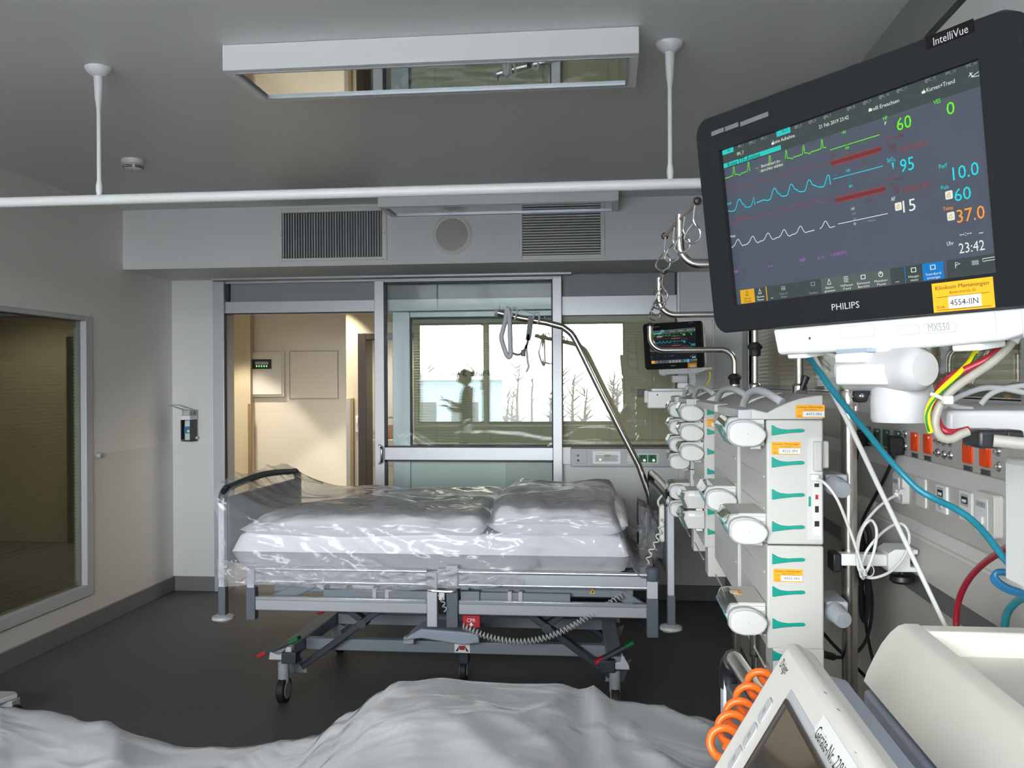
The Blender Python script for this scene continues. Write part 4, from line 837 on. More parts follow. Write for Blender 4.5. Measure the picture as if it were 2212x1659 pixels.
def outlet(px, py, w, h, m, dep, r=.004, name='outlet'):
    c = at(px, py, x=XQ); return MB().prism(rrect(w, h, r, 5, c.y, c.z), YZ, XQ-dep, XQ+.002).build(name, m, su, bevel=.0015), c
def data_outlet(px, py, w, h, text):
    o, c = outlet(px, py, w, h, 'offw', .016, .010, 'data_outlet')
    i = MB().prism(rrect(w*.62, h*.72, .003, 3, c.y+w*.10, c.z), YZ, XQ-.0175, XQ-.016).build('face_plate', 'white', o)
    MB().prism(rrect(w*.5, .011, .001, 2, c.y+w*.10, c.z+h*.22), YZ, XQ-.0185, XQ-.0175).build('label_field', 'lgrey', i)
    MB().text(text, (XQ-.0187, c.y+w*.10, c.z+h*.22-.003), (0, -1, 0), UZ, .006, None, True).build('lettering', 'ink', i)
    MB().prism([(c.y+w*.10-.014, c.z-.004), (c.y+w*.10+.014, c.z-.004), (c.y+w*.10+.014, c.z-.020), (c.y+w*.10-.014, c.z-.020)], YZ, XQ-.022, XQ-.017).build('port_flap', 'white', i, bevel=.002)
    return c
c_net = data_outlet(1953, 1054, .080, .074, '19 F 20')
outlet(1992, 1064, .066, .068, 'offw', .004, .006, 'blank_plate')
for px, py, extra in ((2037, 1078, True), (2090, 1094, False)):
    o, c = outlet(px, py, .066, .060, 'white', .005, .002, 'call_outlet')
    q = MB().prism(rrect(.044, .024, .006, 4, c.y, c.z+.013), YZ, XQ-.0065, XQ-.005).build('port_frame', 'lgrey', o)
    MB().prism(rrect(.030, .014, .003, 4, c.y-.002, c.z+.013), YZ, XQ-.0075, XQ-.006).build('port_opening', 'ink', q)
    MB().prism(rrect(.018, .006, .001, 2, c.y-.003, c.z+.012), YZ, XQ-.009, XQ-.007).build('port_tongue', 'beige', q)
    if extra: MB().lathe([(.009, 0), (.009, .004), (.006, .005), (0, .003)], (XQ-.005, c.y-.004, c.z-.014), (-1, 0, 0), 18).build('round_port', 'lgrey', o)
data_outlet(2144, 1111, .094, .082, '21 F 22')
for px, py in ((1843, 1090), (1862, 1098), (1893, 1110)):     # ring-shaped gas outlets on the dark side face, behind the cables
    c = at(px, py, x=.716); MB().lathe([(.034, 0), (.034, .012), (.026, .014), (.022, .004), (.012, .004), (.010, .010), (0, .010)], (.716, c.y, c.z), (-1, 0, 0), 26).build('gas_outlet', 'offw', su)

# ================================================================== INFUSION RACKS AND PUMPS
def sticker(parent, o, ux, uy, n, w, h, idnr, big=False):     # orange inventory sticker with lettering
    o, ux, uy, n = V(o), V(ux), V(uy), V(n)
    P = lambda a, b, c: o+ux*a*w+uy*b*h+n*c
    st = MB().prism([(0, 0), (1, 0), (1, 1), (0, 1)], P, 0, .0006).build('inventory_sticker', 'orange', parent)
    mb = MB(); mb.text('Klinikum Memmingen', P(.06, .76, .0008), ux, uy, h*.14, w*.88); mb.text('Bismarckstraße 23', P(.30, .60, .0008), ux, uy, h*.085, w*.42)
    mb.text('ID-Nr.', P(.06, .12, .0008), ux, uy, h*.10, w*.15)
    mb.prism([(.06, .50), (.94, .50), (.94, .515), (.06, .515)], P, .0006, .0009); mb.prism([(.06, .06), (.94, .06), (.94, .075), (.06, .075)], P, .0006, .0009)
    mb.build('lettering', 'ink', st)
    pa = MB().prism([(.27, .09), (.80, .09), (.80, .50), (.27, .50)] if big else [(.25, .07), (.99, .07), (.99, .50), (.25, .50)], P, .0006, .0012).build('number_field', 'paper', st)
    mb = MB(); mb.text(idnr, P(.30 if big else .36, .19, .0015), ux, uy, h*.20, w*(.46 if big else .52)); mb.build('lettering', 'ink', st)
    return st
LATCH = [(0, -.0115), (0, .0120), (.004, .0105), (.010, .0065), (.020, .0030), (.035, .0015), (.055, .0030), (.065, .0034), (.0695, .0020), (.071, -.0008), (.0695, -.0035), (.064, -.0048), (.045, -.0055), (.028, -.0075), (.014, -.0095), (.006, -.0110)]
SLOTS = [1.391, 1.320, 1.249, 1.178, 1.106, 1.034, .963, .892]
CAPP = [(-.50, -.20), (-.50, .17), (-.46, .32), (-.36, .44), (-.18, .50), (.02, .50), (.20, .43), (.38, .26), (.485, .08), (.50, -.04), (.47, -.18), (.40, -.33), (.30, -.44), (.15, -.50), (-.15, -.50), (-.30, -.45), (-.42, -.35)]
def rack(y0, dep, xl, label, ids=(), extras=False, slot_n=8):
    t = thing('infusion_rack', label, 'infusion rack', (xl+.06, y0+dep/2, .84), 'infusion pump racks')
    y1 = y0+dep; xr = xl+.122
    for k, (z0, z1) in enumerate(((1.137, 1.4125), (.85, 1.134))):
        md = MB().box(xl, xr, y0, y1, max(z0, .905), z1).build('rack_module', 'pump', t, bevel=.004)
        if z0 < .9: MB().box(xl+.012, xr, y0, y0+.10, .80, .907).build('lower_cheek', 'pump', md, bevel=.003)
        for z in SLOTS[k*4:k*4+4]:
            MB().box(xl-.0025, xl+.002, y0+.03, y1-.03, z-.038, z-.0345).build('slot_ridge', 'pump', md, bevel=.001)
    # recessed grip fields and teal latches on the near side
    for z in SLOTS:
        if z < .9 and not extras: continue
        rc = MB().prism([(0, .006), (.045, .019), (.066, .019), (.0745, .010), (.0765, -.003), (.068, -.016), (.045, -.018), (0, -.012)], lambda u, v, w: V((xl+.011+u, w, z+v)), y0-.0012, y0+.001).build('grip_field', 'pump', t)
        MB().prism(LATCH, lambda u, v, w: V((xl+.0105+u, w, z-.001+v)), y0-.004, y0, None).build('latch', 'teal', t, bevel=.0008)
    # curved top cover with front lip, lens and carrying handle
    cov = [(xl-.058, 1.4135), (xl-.060, 1.434), (xl-.030, 1.437), (xl+.002, 1.428), (xl+.020, 1.438), (xl+.045, 1.450), (xl+.075, 1.460), (xl+.105, 1.4655), (xr, 1.4665), (xr, 1.4135)]
    cv = MB().prism(cov, XZ, y0, y1).build('top_cover', 'pump', t, bevel=.003)
    MB().prism([(xl-.030, 1.4372), (xl+.002, 1.4285), (xl+.020, 1.4385), (xl+.045, 1.4505), (xl+.075, 1.4605), (xl+.105, 1.466), (xr, 1.467), (xr, 1.4645), (xl+.105, 1.463), (xl+.045, 1.448), (xl+.002, 1.426), (xl-.030, 1.4352)], XZ, y0+.004, y1-.004).build('cover_skin', 'ctop', cv)
    MB().box(xl-.0615, xl-.032, y0-.001, y0+.05, 1.4145, 1.4355).build('status_lens', 'lgrey', cv, bevel=.002)
    hp = [(xl+.045, y0+.06, 1.450), (xl+.034, y0+.075, 1.459), (xl+.022, y0+.12, 1.470), (xl+.012, y0+.19, 1.476), (xl+.004, y0+dep*.62, 1.470), (xl-.002, y0+dep*.74, 1.450), (xl-.004, y0+dep*.78, 1.435)]
    MB().tube(smoothpath(hp, 6), .0098, 12).build('handle', 'lgrey', cv)
    for (idn, u, z) in ids: sticker(t, (xl+u, y0-.0008, z), UX, UZ, -UY, .0625, .0285, idn)
    if extras:
        pl = MB().prism([(xl+.086, 1.148), (xl+.119, 1.148), (xl+.119, 1.372), (xl+.113, 1.376), (xl+.092, 1.374), (xl+.088, 1.368)], XZ, y0-.0015, y0+.001).build('interface_panel', 'cap', t, bevel=.0006)
        MB().box(xl+.099, xl+.117, y0-.014, y0-.001, 1.300, 1.366).build('interface_cover', 'pump', pl, bevel=.003)
        MB().box(xl+.098, xl+.116, y0-.0022, y0-.0012, 1.158, 1.299).build('port_recess', 'offw', pl)
        for zz, m, w_, h_ in ((1.269, 'black', .010, .008), (1.243, 'red', .006, .010), (1.216, 'black', .008, .014), (1.184, 'black', .010, .012)):
            MB().box(xl+.107-w_/2, xl+.107+w_/2, y0-.0032, y0-.002, zz-h_/2, zz+h_/2).build('port', m, pl)
        for zz, m in ((1.279, 'led'),): MB().box(xl+.1015, xl+.105, y0-.0032, y0-.002, zz-.002, zz+.002).build('status_light', m, pl)
        MB().box(xl+.0895, xl+.0945, y0-.0022, y0-.0012, 1.222, 1.244).build('port_symbol', 'teal', pl)
        MB().box(xr-.004, xr+.014, y0+.006, y0+.05, 1.305, 1.366).build('side_module', 'pump', t, bevel=.004)
    for z in (1.270, .985) if extras else ():
        kn = MB().box(xr+.014, xr+.062, y0+.04, y0+.16, z-.016, z+.018).build('pole_clamp', 'lgrey', t, bevel=.004)
        MB().lathe([(.0225, 0), (.0225, .012), (.0195, .016), (.0195, .05), (.017, .054), (0, .0545)], (xr+.030, y0+.04, z-.004), (.18, -1, -.12), 26).build('clamp_knob', 'bluegrey' if False else 'mgrey', kn)
        MB().cyl((xr-.01, y0+.09, z), (xr+.02, y0+.09, z), .012, 14).build('clamp_arm', 'lgrey', kn)
    return t
r1 = rack(2.10, .42, .342, 'nearest infusion rack column with two orange-stickered modules and a network cable', (('4471-IIN', .0625, 1.4175), ('4522-IIN', .0105, 1.336), ('4502-IIN', .0135, 1.0545)), True)
r2 = rack(2.59, .57, .343, 'second infusion rack column, directly behind the nearest one', (('4470-IIN', .062, 1.4175),))
r3 = rack(3.36, .42, .329, 'third infusion rack column, beside the head of the far bed', (('4512-IIN', .080, 1.4175), ('4513-IIN', .0105, 1.336)))
r4 = rack(3.86, .30, .322, 'rearmost infusion rack column, half hidden by the third one')
def pump(y0, dep, xl, z, label, capped=True, lift=0.0):
    t = thing('infusion_pump', label, 'infusion pump', (xl-.05, y0+dep/2, z-.035), 'infusion pumps in the racks')
    y1 = y0+dep
    body = [(xl, .031), (xl-.070, .031), (xl-.082, .028), (xl-.090, .006), (xl-.070, -.033), (xl, -.034)]
    MB().prism(body, lambda u, v, w: V((u, w, z+v)), y0+.012, y1).build('housing', 'pump', t, bevel=.0025)
    n = V((-.93, 0, .36))
    fr = [(xl-.0805, .0285), (xl-.0925, .0065), (xl-.0715, -.0335), (xl-.068, -.0305), (xl-.0885, .0060), (xl-.0775, .0265)]
    kp = MB().prism(fr, lambda u, v, w: V((u, w, z+v)), y0+.020, y1-.01).build('keypad', 'tealk', t)
    q = [(xl-.0820, .0268), (xl-.0935, .0068), (xl-.0915, .0066), (xl-.0805, .0262)]
    MB().prism(q, lambda u, v, w: V((u, w, z+v)), y0+.07, y1-.02).build('display', 'lcd', kp)
    for k, (yy, vv) in enumerate(((y0+.05, -.004), (y0+.07, -.012), (y0+.05, -.016), (y0+.065, -.023), (y0+.085, -.010))):
        p = V((xl-.0925-(-.0065+vv)*.52*-1 if False else xl-.0915+(.0065-vv)*.525, yy, z+vv)); MB().lathe([(.0055, 0), (.005, .0012), (0, .0015)], p, (-.88, 0, -.47), 10).build('key', 'lgrey', kp)
    cl = [(xl-.062, .0325), (xl-.081, .0315), (xl-.0925, .010), (xl-.0885, .006), (xl-.0785, .0265), (xl-.062, .0285)]
    MB().prism(cl, lambda u, v, w: V((u, w, z+v)), y0+.004, y1-.02).build('clear_lid', 'clear', t, bevel=.001)
    if capped:
        c = V((xl-.042, 0, z-.006))
        cp_ = MB().prism(CAPP, lambda u, v, w: V((c.x+u*.086, w, c.z+v*.062)), y0+.012, y0-.012, .97).build('drive_cap', 'lgrey', t, bevel=.003)
        MB().prism(CAPP, lambda u, v, w: V((c.x+.001+u*.082, w, c.z-.001+v*.056)), y0-.012, y0-.020, .95).build('cap_face', 'cap', cp_, bevel=.003, seg=3)
        MB().lathe([(.0016, 0), (0, .0006)], (c.x, y0-.0201, c.z), (0, -1, 0), 10).build('cap_dimple', 'lgrey', cp_)
    else:
        MB().prism([(xl-.082, .026), (xl-.088, .006), (xl-.072, -.030), (xl-.062, -.030), (xl-.076, .004), (xl-.072, .022)], lambda u, v, w: V((u, w, z+v)), y0+.004, y0+.013).build('end_bracket', 'chrome', t, bevel=.001)
        MB().box(xl-.058, xl-.004, y0+.008, y0+.014, z+.010, z+.022).build('guide_rail', 'white', t, bevel=.001)
    MB().box(xl-.036, xl-.002, y0+.006, y0+.014, z+.014, z+.024).build('side_catch', 'cap', t, bevel=.001)
    MB().box(xl-.030, xl-.008, y0+.02, y0+.05, z-.042, z-.033).build('foot_catch', 'offw', t)
    return t
pump(2.10, .18, .340, 1.389, 'top infusion pump in the nearest rack, above the second sticker')
pump(2.10, .18, .343, 1.173, 'middle infusion pump in the nearest rack, at the foot of its upper module')
p3 = pump(2.10, .18, .341, .973, 'lowest infusion pump in the nearest rack, with a small sticker on its top')
so = MB().box(.270, .300, 2.19, 2.24, .973+.0312, .973+.032).build('top_sticker', 'orange', p3); MB().box(.274, .292, 2.195, 2.225, .973+.032, .973+.0326).build('sticker_field', 'paper', so)
pump(2.60, .21, .343, 1.178, 'single infusion pump in the second rack column, left of the nearest rack')
for k, s_ in enumerate(('topmost', 'second', 'third')): pump(3.37, .16, .330, SLOTS[k]+.0, s_+' capped infusion pump from the top in the third rack column')
for k, s_ in ((4, 'upper'), (5, 'lower')): pump(3.34, .16, .330, SLOTS[k]-.028, s_+' infusion pump with a bare chrome end in the third rack column', False)
for k, s_ in enumerate(('topmost', 'second', 'third', 'fourth')): pump(3.87, .16, .322, SLOTS[k]-.006, s_+' infusion pump from the top in the rearmost rack column')
for k, s_ in ((4, 'upper'), (5, 'lower')): pump(3.87, .16, .322, SLOTS[k]-.058, s_+' of the two low infusion pumps in the rearmost rack, in front of the headboard')

# ================================================================== POLES
def floor_pole(x, y, r, z1, label, r2=None):
    t = thing('support_pole', label, 'pole', (x, y, 0))
    MB().cyl((x, y, .0), (x, y, z1), r, 22).build('pole_tube', 'steel', t)
    MB().lathe([(r*3.2, 0), (r*3.2, .008), (r*1.6, .016), (r*1.5, .05), (r, .052)], (x, y, 0)).build('floor_flange', 'lgrey', t)
    return t
xp, yp_ = .548, 2.22
mp_ = floor_pole(xp, yp_, .0178, 1.478, 'thick stainless pole right of the nearest infusion rack')
MB().cyl((xp-.004, yp_, 1.47), (xp-.004, yp_, 1.62), .0085, 16).build('upper_tube', 'steel', mp_)
MB().cyl((xp+.014, yp_-.01, 1.43), (xp+.014, yp_-.01, 1.55), .0075, 16).build('upper_tube', 'steel', mp_)
MB().lathe([(.0215, 0), (.0225, .004), (.0225, .030), (.0205, .036), (.010, .037)], (xp, yp_, 1.440)).build('pole_sleeve', 'steel', mp_)
cl = MB().prism([(-.004, .012), (.030, .012), (.020, -.016), (.0, -.018), (-.010, -.004)], lambda u, v, w: V((xp+.012+u, w, 1.466+v)), yp_-.034, yp_-.014).build('clamp_lever', 'black', mp_, bevel=.003)
MB().lathe([(.0055, 0), (.0055, .004), (.002, .005), (0, .004)], (xp+.020, yp_-.034, 1.464), (0, -1, 0), 16).build('clamp_screw', 'chrome', cl)
br = at(1838, 1210, y=yp_-.04)
bk = MB().box(xp-.034, xp+.075, yp_-.045, yp_-.012, Z(1222, yp_-.04, 1840), Z(1196, yp_-.04, 1840)).build('rail_bracket', 'white', mp_, bevel=.003)
z0, z1 = Z(1232, yp_-.04, 1930), Z(1184, yp_-.04, 1930)
MB().prism([(xp+.070, z0), (xp+.135, z0), (xp+.135, z0+.010), (xp+.118, z0+.012), (xp+.118, z1-.012), (xp+.135, z1-.010), (xp+.135, z1), (xp+.085, z1), (xp+.070, z1-.010)], XZ, yp_-.06, yp_+.03).build('rail_claw', 'white', bk, bevel=.002)
MB().box(xp-.048, xp-.028, yp_-.048, yp_+.01, Z(1228, yp_, 1800), Z(1188, yp_, 1800)).build('bracket_cap', 'black', bk, bevel=.004)
MB().lathe([(.008, .02), (.008, .0), (.026, -.004), (.028, -.014), (.022, -.020), (0, -.021)], (xp+.112, yp_-.02, z0-.012)).build('bracket_knob', 'black', bk)
MB().cyl((X(1628, 2.3), 2.3, .835), (X(1628, 2.3), 2.3, .906), .0125, 18).build('hanging_tube', 'steel', r1)
MB().cyl((X(1628, 2.3), 2.3, .830), (X(1628, 2.3), 2.3, .836), .0128, 18).build('tube_end', 'black', r1)
def iv_pole(px, y, zb, zbend, ztop, xtop, r, hooks, label, zcol):
    x = X(px, y); t = thing('infusion_stand', label, 'infusion stand', (x, y, 0), 'bent infusion poles behind the racks')
    R = .055; P = [(x, y, 1.40), (x, y, zbend-R)]
    MB().cyl((x, y, 0), (x, y, 1.46), r*1.5, 18).build('lower_tube', 'steel', t)
    def arc(cx, cz, a0, a1, n=8): return [(cx+R*math.cos(math.radians(a0+(a1-a0)*k/n)), y, cz+R*math.sin(math.radians(a0+(a1-a0)*k/n))) for k in range(n+1)]
    P += arc(x-R, zbend-R, 0, 90)[1:]; P += arc(xtop+R, zbend+R, 270, 180); P.append((xtop, y, ztop))
    MB().tube(P, r, 16).build('pole_tube', 'steel', t)
    MB().lathe([(r*1.05, 0), (r*1.7, .004), (r*1.75, .022), (r*2.35, .030), (r*2.2, .038), (r*1.15, .048), (r*1.0, .049)], (x, y, zcol), seg=24).build('collar', 'rubber', t)
    MB().lathe([(r*1.7, 0), (r*1.8, .006), (r*1.8, .045), (r*1.2, .052)], (x, y, zb)).build('socket_sleeve', 'steel', t)
    if not hooks: MB().lathe([(r*1.18, -.006), (r*1.18, .004), (r*.9, .008), (0, .009)], (xtop, y, ztop)).build('end_cap', 'black', t)
    else:
        (ax, ay, ya), (bx, by, yb2) = hooks[0]; a, b = at(ax, ay, y=ya), at(bx, by, y=yb2)
        hb = MB().tube([a, b], r*.52, 10).build('hook_bar', 'steel', t)
        for e in (a, b): MB().lathe([(.0, -.010), (.009, -.006), (.011, .0), (.009, .006), (0, .010)], e, (a-b), 14).build('end_ball', 'black', hb)
        for f in hooks[1]:
            p = a.lerp(b, f); L = .085; d = V((-.10, 0, -1)).normalized(); sd_ = V((1, 0, -.1)).normalized()
            q = [p+V((0, 0, -.002)), p+d*L*.45, p+d*L*.62+sd_*.006, p+d*L*.82+sd_*.020, p+d*L*1.06+sd_*.019, p+d*L*1.2+sd_*.0, p+d*L*1.08-sd_*.018, p+d*L*.86-sd_*.014, p+d*L*.62-sd_*.002]
            MB().tube(smoothpath(q, 6), .0029, 8).build('bottle_hook', 'chrome', hb)
    return t
ya_, yb_, yc_ = 2.555, 3.225, 3.82
iv_pole(1727, ya_, 1.44, Z(571, ya_, 1560), Z(464, ya_, 1467), X(1470, ya_), .0115, (((1436, 510, ya_+.16), (1507, 434, ya_-.16)), (.03, .33, .64, .93)), 'largest bent steel infusion pole with four wire hooks, left of the big monitor', 1.62)
iv_pole(1631, yb_, 1.44, Z(680, yb_, 1500), Z(600, yb_, 1424), X(1425, yb_), .0110, (((1418, 632, yb_+.12), (1434, 586, yb_-.12)), (.05, .35, .65, .95)), 'middle bent steel infusion pole with bunched wire hooks', Z(770, yb_, 1631))
iv_pole(1587, yc_, 1.44, Z(756, yc_, 1500), Z(702, yc_, 1405), X(1405, yc_), .0118, None, 'hookless bent steel pole with a black end cap in front of the far monitor', Z(833, yc_, 1587))
# black levers at the pole sockets
for a, b, yy, lb in (((1728, 850), (1742, 812), 2.54, 'upright black clamping lever behind the nearest rack'), ((1612, 848), (1640, 838), 3.20, 'flat black clamping lever behind the second rack')):
    t = thing('clamp_lever', lb, 'lever', at(a[0], a[1], y=yy))
    MB().tube([at(*a, y=yy), at((a[0]+b[0])/2, (a[1]+b[1])/2, y=yy), at(*b, y=yy)], [.007, .009, .010], 12).build('lever_grip', 'black', t, bevel=.002)
    MB().cyl(at(*a, y=yy+.02), at(*a, y=yy-.01), .011, 14).build('lever_hub', 'black', t)

# ================================================================== PATIENT MONITORS
def basis(cx, cy):
    a = V(cx).normalized(); b = V(cy); b = (b-a*b.dot(a)).normalized(); return Matrix((a, b, a.cross(b))).transposed()
ROT_N = basis((.5443, -.8389, .0070), (-.0981, -.0553, .9936)); POS_N = V((.2431, 1.0363, 1.6931))
ROT_F = basis((.6980, -.7159, .0170), (-.0539, -.0289, .9981)); POS_F = V((.3505, 5.4162, 1.7018))
SW, SH = .1805, .097
mon = thing('patient_monitor', 'big near patient monitor with a black bezel and lettered trend screen', 'monitor', POS_N, 'patient monitors', ROT_N)
MW = mon.matrix_basis.copy(); MI = MW.inverted()
def LM(): return MB(lambda p: MW @ V(p))
def S(cx, cy, z=0.0):                                         # photo detail position -> point on the screen plane, in the monitor's own axes
    d = cf+(1480+cx*732/1735-CX)/F_PX*cr+(CY-cy*700/1659)/F_PX*cu_
    n = MW.to_3x3() @ UZ; o = MW @ V((0, 0, z)); t = n.dot(o-CAM)/n.dot(d)
    return MI @ (CAM+d*t)
# bezel ring, recessed screen, white back shell
out = []
for sx, sy, a0 in ((1, 1, 0), (-1, 1, 90), (-1, -1, 180), (1, -1, 270)):
    for k in range(9):
        a = math.radians(a0+90*k/8); r = .021
        yy = (.1318 if sx > 0 else .1425) if sy > 0 else .1310
        out.append((sx*(.2225-r)+r*math.cos(a), sy*(yy-r)+r*math.sin(a)))
def densify(P):
    o = []
    for i in range(len(P)):
        a, b = V((*P[i], 0)), V((*P[(i+1) % len(P)], 0)); n = max(1, int((b-a).length/.03))
        o += [tuple(a.lerp(b, k/n))[:2] for k in range(n)]
    return o
out = densify(out); n = len(out); cen = (0, .003)
inn = [(max(-SW, min(SW, x)), max(-SH, min(SH, y))) for x, y in out]
mb = LM(); lo = [(x*.985, y*.985) for x, y in out]
vs = [(x, y, -.016) for x, y in out]+[(x, y, -.003) for x, y in out]+[(x*.992, y*.988, 0.0) for x, y in out]+[(x, y, 0.0) for x, y in inn]+[(x, y, -.006) for x, y in inn]
fs = [(k*n+i, k*n+(i+1) % n, (k+1)*n+(i+1) % n, (k+1)*n+i) for k in range(4) for i in range(n)]
mb.add(vs, fs); mb.build('bezel', 'bezel', mon, smooth=50)
mb = LM(); mb.prism(out, XY, -.016, -.024, .985).prism([(x*.985, y*.985) for x, y in out], XY, -.024, -.075, .86); mb.build('back_shell', 'white', mon, bevel=.004, seg=3)
mb = LM(); mb.box(-SW-.002, SW+.002, -SH-.002, SH+.002, -.0078, -.0062); scr = mb.build('screen', 's_bg', mon)
# ---- what the screen shows
D = LM(); D.m = 0
SM = ['s_white', 's_green', 's_cyan', 's_red', 's_grey', 's_dim', 's_orange', 's_violet', 's_teal', 's_yel', 's_blue', 's_ink', 's_bar', 's_bar2', 's_dred', 's_dgreen', 's_dcyan']
IX = {k[2:]: i for i, k in enumerate(SM)}
ZT = -.0058
def tx(s, x0, y0, x1, y1, h, c, z=ZT+.0002):
    D.m = IX[c]; a, b = S(x0, y0, z), S(x1, y1, z); t = S(x0, y0-h, z); D.text(s, (a.x, (a.y+b.y)/2, z), UX, UY, (t-a).length, (b.x-a.x))
def fillq(P, c, z=ZT):                                        # axis-aligned field from photo corner points (left-bottom, right-top)
    D.m = IX[c]; a, b = S(*P[0], z), S(*P[1], z); D.add([(a.x, a.y, z), (b.x, a.y, z), (b.x, b.y, z), (a.x, b.y, z)], [(0, 1, 2, 3)])
def line(P, c, w=.0007, z=ZT+.0001):
    D.m = IX[c]; Q = [S(*p, z) for p in P]; vs = []
    for i, p in enumerate(Q):
        d = (Q[min(i+1, len(Q)-1)]-Q[max(i-1, 0)]).normalized(); nn = V((-d.y, d.x, 0))*w/2; vs += [p-nn, p+nn]
    D.add(vs, [(2*i, 2*i+2, 2*i+3, 2*i+1) for i in range(len(Q)-1)])
def trace(A, B, beats, shape, amp, c, w=.0008, gap=None):
    """waveform along a slanted base line A-B; beats: x of each beat; shape: (dx, dy) offsets"""
    pts = []
    f = lambda x: A[1]+(B[1]-A[1])*(x-A[0])/(B[0]-A[0])
    pts.append((A[0], f(A[0])))
    for bx in beats:
        for dx, dy in shape: pts.append((bx+dx, f(bx+dx)-dy*amp))
    pts.append((B[0], f(B[0]))); pts = [p for p in pts if A[0] <= p[0] <= B[0]]; pts.sort()
    if gap: line([p for p in pts if p[0] <= gap[0]], c, w); line([p for p in pts if p[0] >= gap[1]], c, w)
    else: line(pts, c, w)
fx = lambda u, v: S(0, 0) and None
D.m = IX['bar']; yT = SH-.001
D.add([(-SW, yT-.0115, ZT-.0002), (SW, yT-.0115, ZT-.0002), (SW, yT, ZT-.0002), (-SW, yT, ZT-.0002)], [(0, 1, 2, 3)])
D.add([(-SW, yT-.0225, ZT-.0002), (SW, yT-.0225, ZT-.0002), (SW, yT-.0118, ZT-.0002), (-SW, yT-.0118, ZT-.0002)], [(0, 1, 2, 3)])
for s, x, y, w in (('IIN_1', 272, 758, 26), ('IIN_2', 334, 738, 26), ('IIN_3', 389, 718, 28), ('IIN_5', 567, 658, 30), ('IIN_6', 640, 632, 31), ('IIN_7', 716, 607, 31), ('IIN_8', 835, 563, 33), ('IIN_9', 918, 533, 34), ('IIN_10', 1000, 504, 44), ('IMC_11', 1090, 472, 46), ('IMC_12', 1235, 420, 48), ('IMC_13', 1335, 385, 50), ('IMC_14', 1440, 347, 52)):
    tx(s, x, y, x+w, y-w*.36, 15, 'grey')
    p = S(x-20, y-6); D.m = IX['grey']
    if s not in ('IIN_1', 'IIN_3', 'IMC_13', 'IMC_14'): D.tube([(p.x+.0016*math.cos(a*.6), p.y+.0016*math.sin(a*.6), ZT+.0001) for a in range(1, 10)], .00025, 4)
fillq(((188, 797), (246, 752)), 'teal'); tx('IIN', 217, 778, 230, 773, 11, 'ink')
fillq(((469, 702), (537, 650)), 'teal'); tx('IIN_4', 497, 682, 525, 672, 14, 'ink')
tx('IIN_3', 267, 797, 298, 786, 17, 'white'); tx('Keine Aufnahme', 448, 738, 562, 702, 18, 'white'); tx('21 Feb 2019 23:42', 686, 657, 838, 611, 19, 'white')
tx('Profil Erwachsen', 943, 573, 1096, 523, 20, 'white'); tx('6 Kurven+Trend', 1218, 478, 1381, 424, 22, 'white')
for x, y in ((430, 742), (928, 570), (1200, 478)): p = S(x, y-7); D.m = IX['white']; D.box(p.x-.0020, p.x+.0020, p.y-.0012, p.y+.0012, ZT, ZT+.0002)
line([(1465, 395), (1503, 366), (1505, 388), (1468, 394)], 'white', .0006); line([(1452, 392), (1470, 370)], 'white', .0007); line([(1456, 372), (1470, 390)], 'white', .0007)
fillq(((187, 866), (489, 742)), 'teal'); tx('Keine STE-Analyse', 219, 853, 385, 808, 27, 'ink', ZT+.0004)
# curves
ECG = [(-22, 0), (-8, 2), (-5, 0), (-2, 8), (0, 48), (4, 46), (8, 2), (14, 3), (26, -1), (33, -8), (40, 0)]
trace((193, 917), (335, 873), (247, 322), ECG, 1.0, 'green', .0008); trace((362, 862), (722, 755), (431, 515, 604, 698), ECG, 1.0, 'green', .0008)
fillq(((372, 892), (511, 809)), 'bar2', ZT+.0003); tx('Betriebsart än-', 391, 860, 488, 826, 15, 'white', ZT+.0006); tx('dern.Hier wählen', 388, 883, 500, 846, 15, 'white', ZT+.0006)
ART = [(-46, 8), (-36, 3), (-22, -2), (-10, 0), (0, 22), (6, 26), (12, 22), (20, 24), (30, 18)]
trace((207, 990), (345, 958), (268,), ART, 1.0, 'red', .0007); trace((368, 941), (730, 842), (375, 458, 542, 632, 725), ART, 1.0, 'red', .0007)
trace((222, 1156), (362, 1122), (288,), ART, .95, 'red', .0007); trace((390, 1113), (750, 1028), (396, 478, 560, 650, 745), ART, .95, 'red', .0007)
PLE = [(-48, 6), (-36, 0), (-20, -2), (-12, 4), (0, 46), (6, 52), (12, 48), (24, 22), (34, 16)]
trace((212, 1088), (357, 1050), (270, 352), PLE, 1.0, 'cyan', .0010); trace((366, 1038), (744, 945), (450, 537, 628, 726), PLE, 1.0, 'cyan', .0010)
line([(262, 1046), (740, 920)], 'dcyan', .0004); line([(262, 1062), (740, 938)], 'dcyan', .0004); line([(262, 1090), (745, 966)], 'dcyan', .0004)
RSP = [(-42, 2), (-26, 2), (-16, 12), (-6, 36), (0, 42), (6, 36), (18, 6), (26, -4), (36, -2)]
trace((235, 1268), (662, 1178), (270, 345, 424, 506, 590), RSP, .85, 'white', .0008); trace((690, 1172), (767, 1158), (718,), RSP, .85, 'white', .0008)
for s, x, y, w, c in (('ABP', 201, 966, 20, 'red'), ('150', 250, 956, 16, 'red'), ('Pleth', 209, 1052, 28, 'cyan'), ('P', 219, 1130, 6, 'red'), ('150', 270, 1128, 17, 'red'), ('Resp', 229, 1218, 28, 'white'), ('0', 270, 1017, 6, 'dred'), ('0', 289, 1186, 6, 'dred'), ('Paced Rhythmus', 583, 757, 92, 'dim')): tx(s, x, y, x+w, y-w*.28, 13, c)
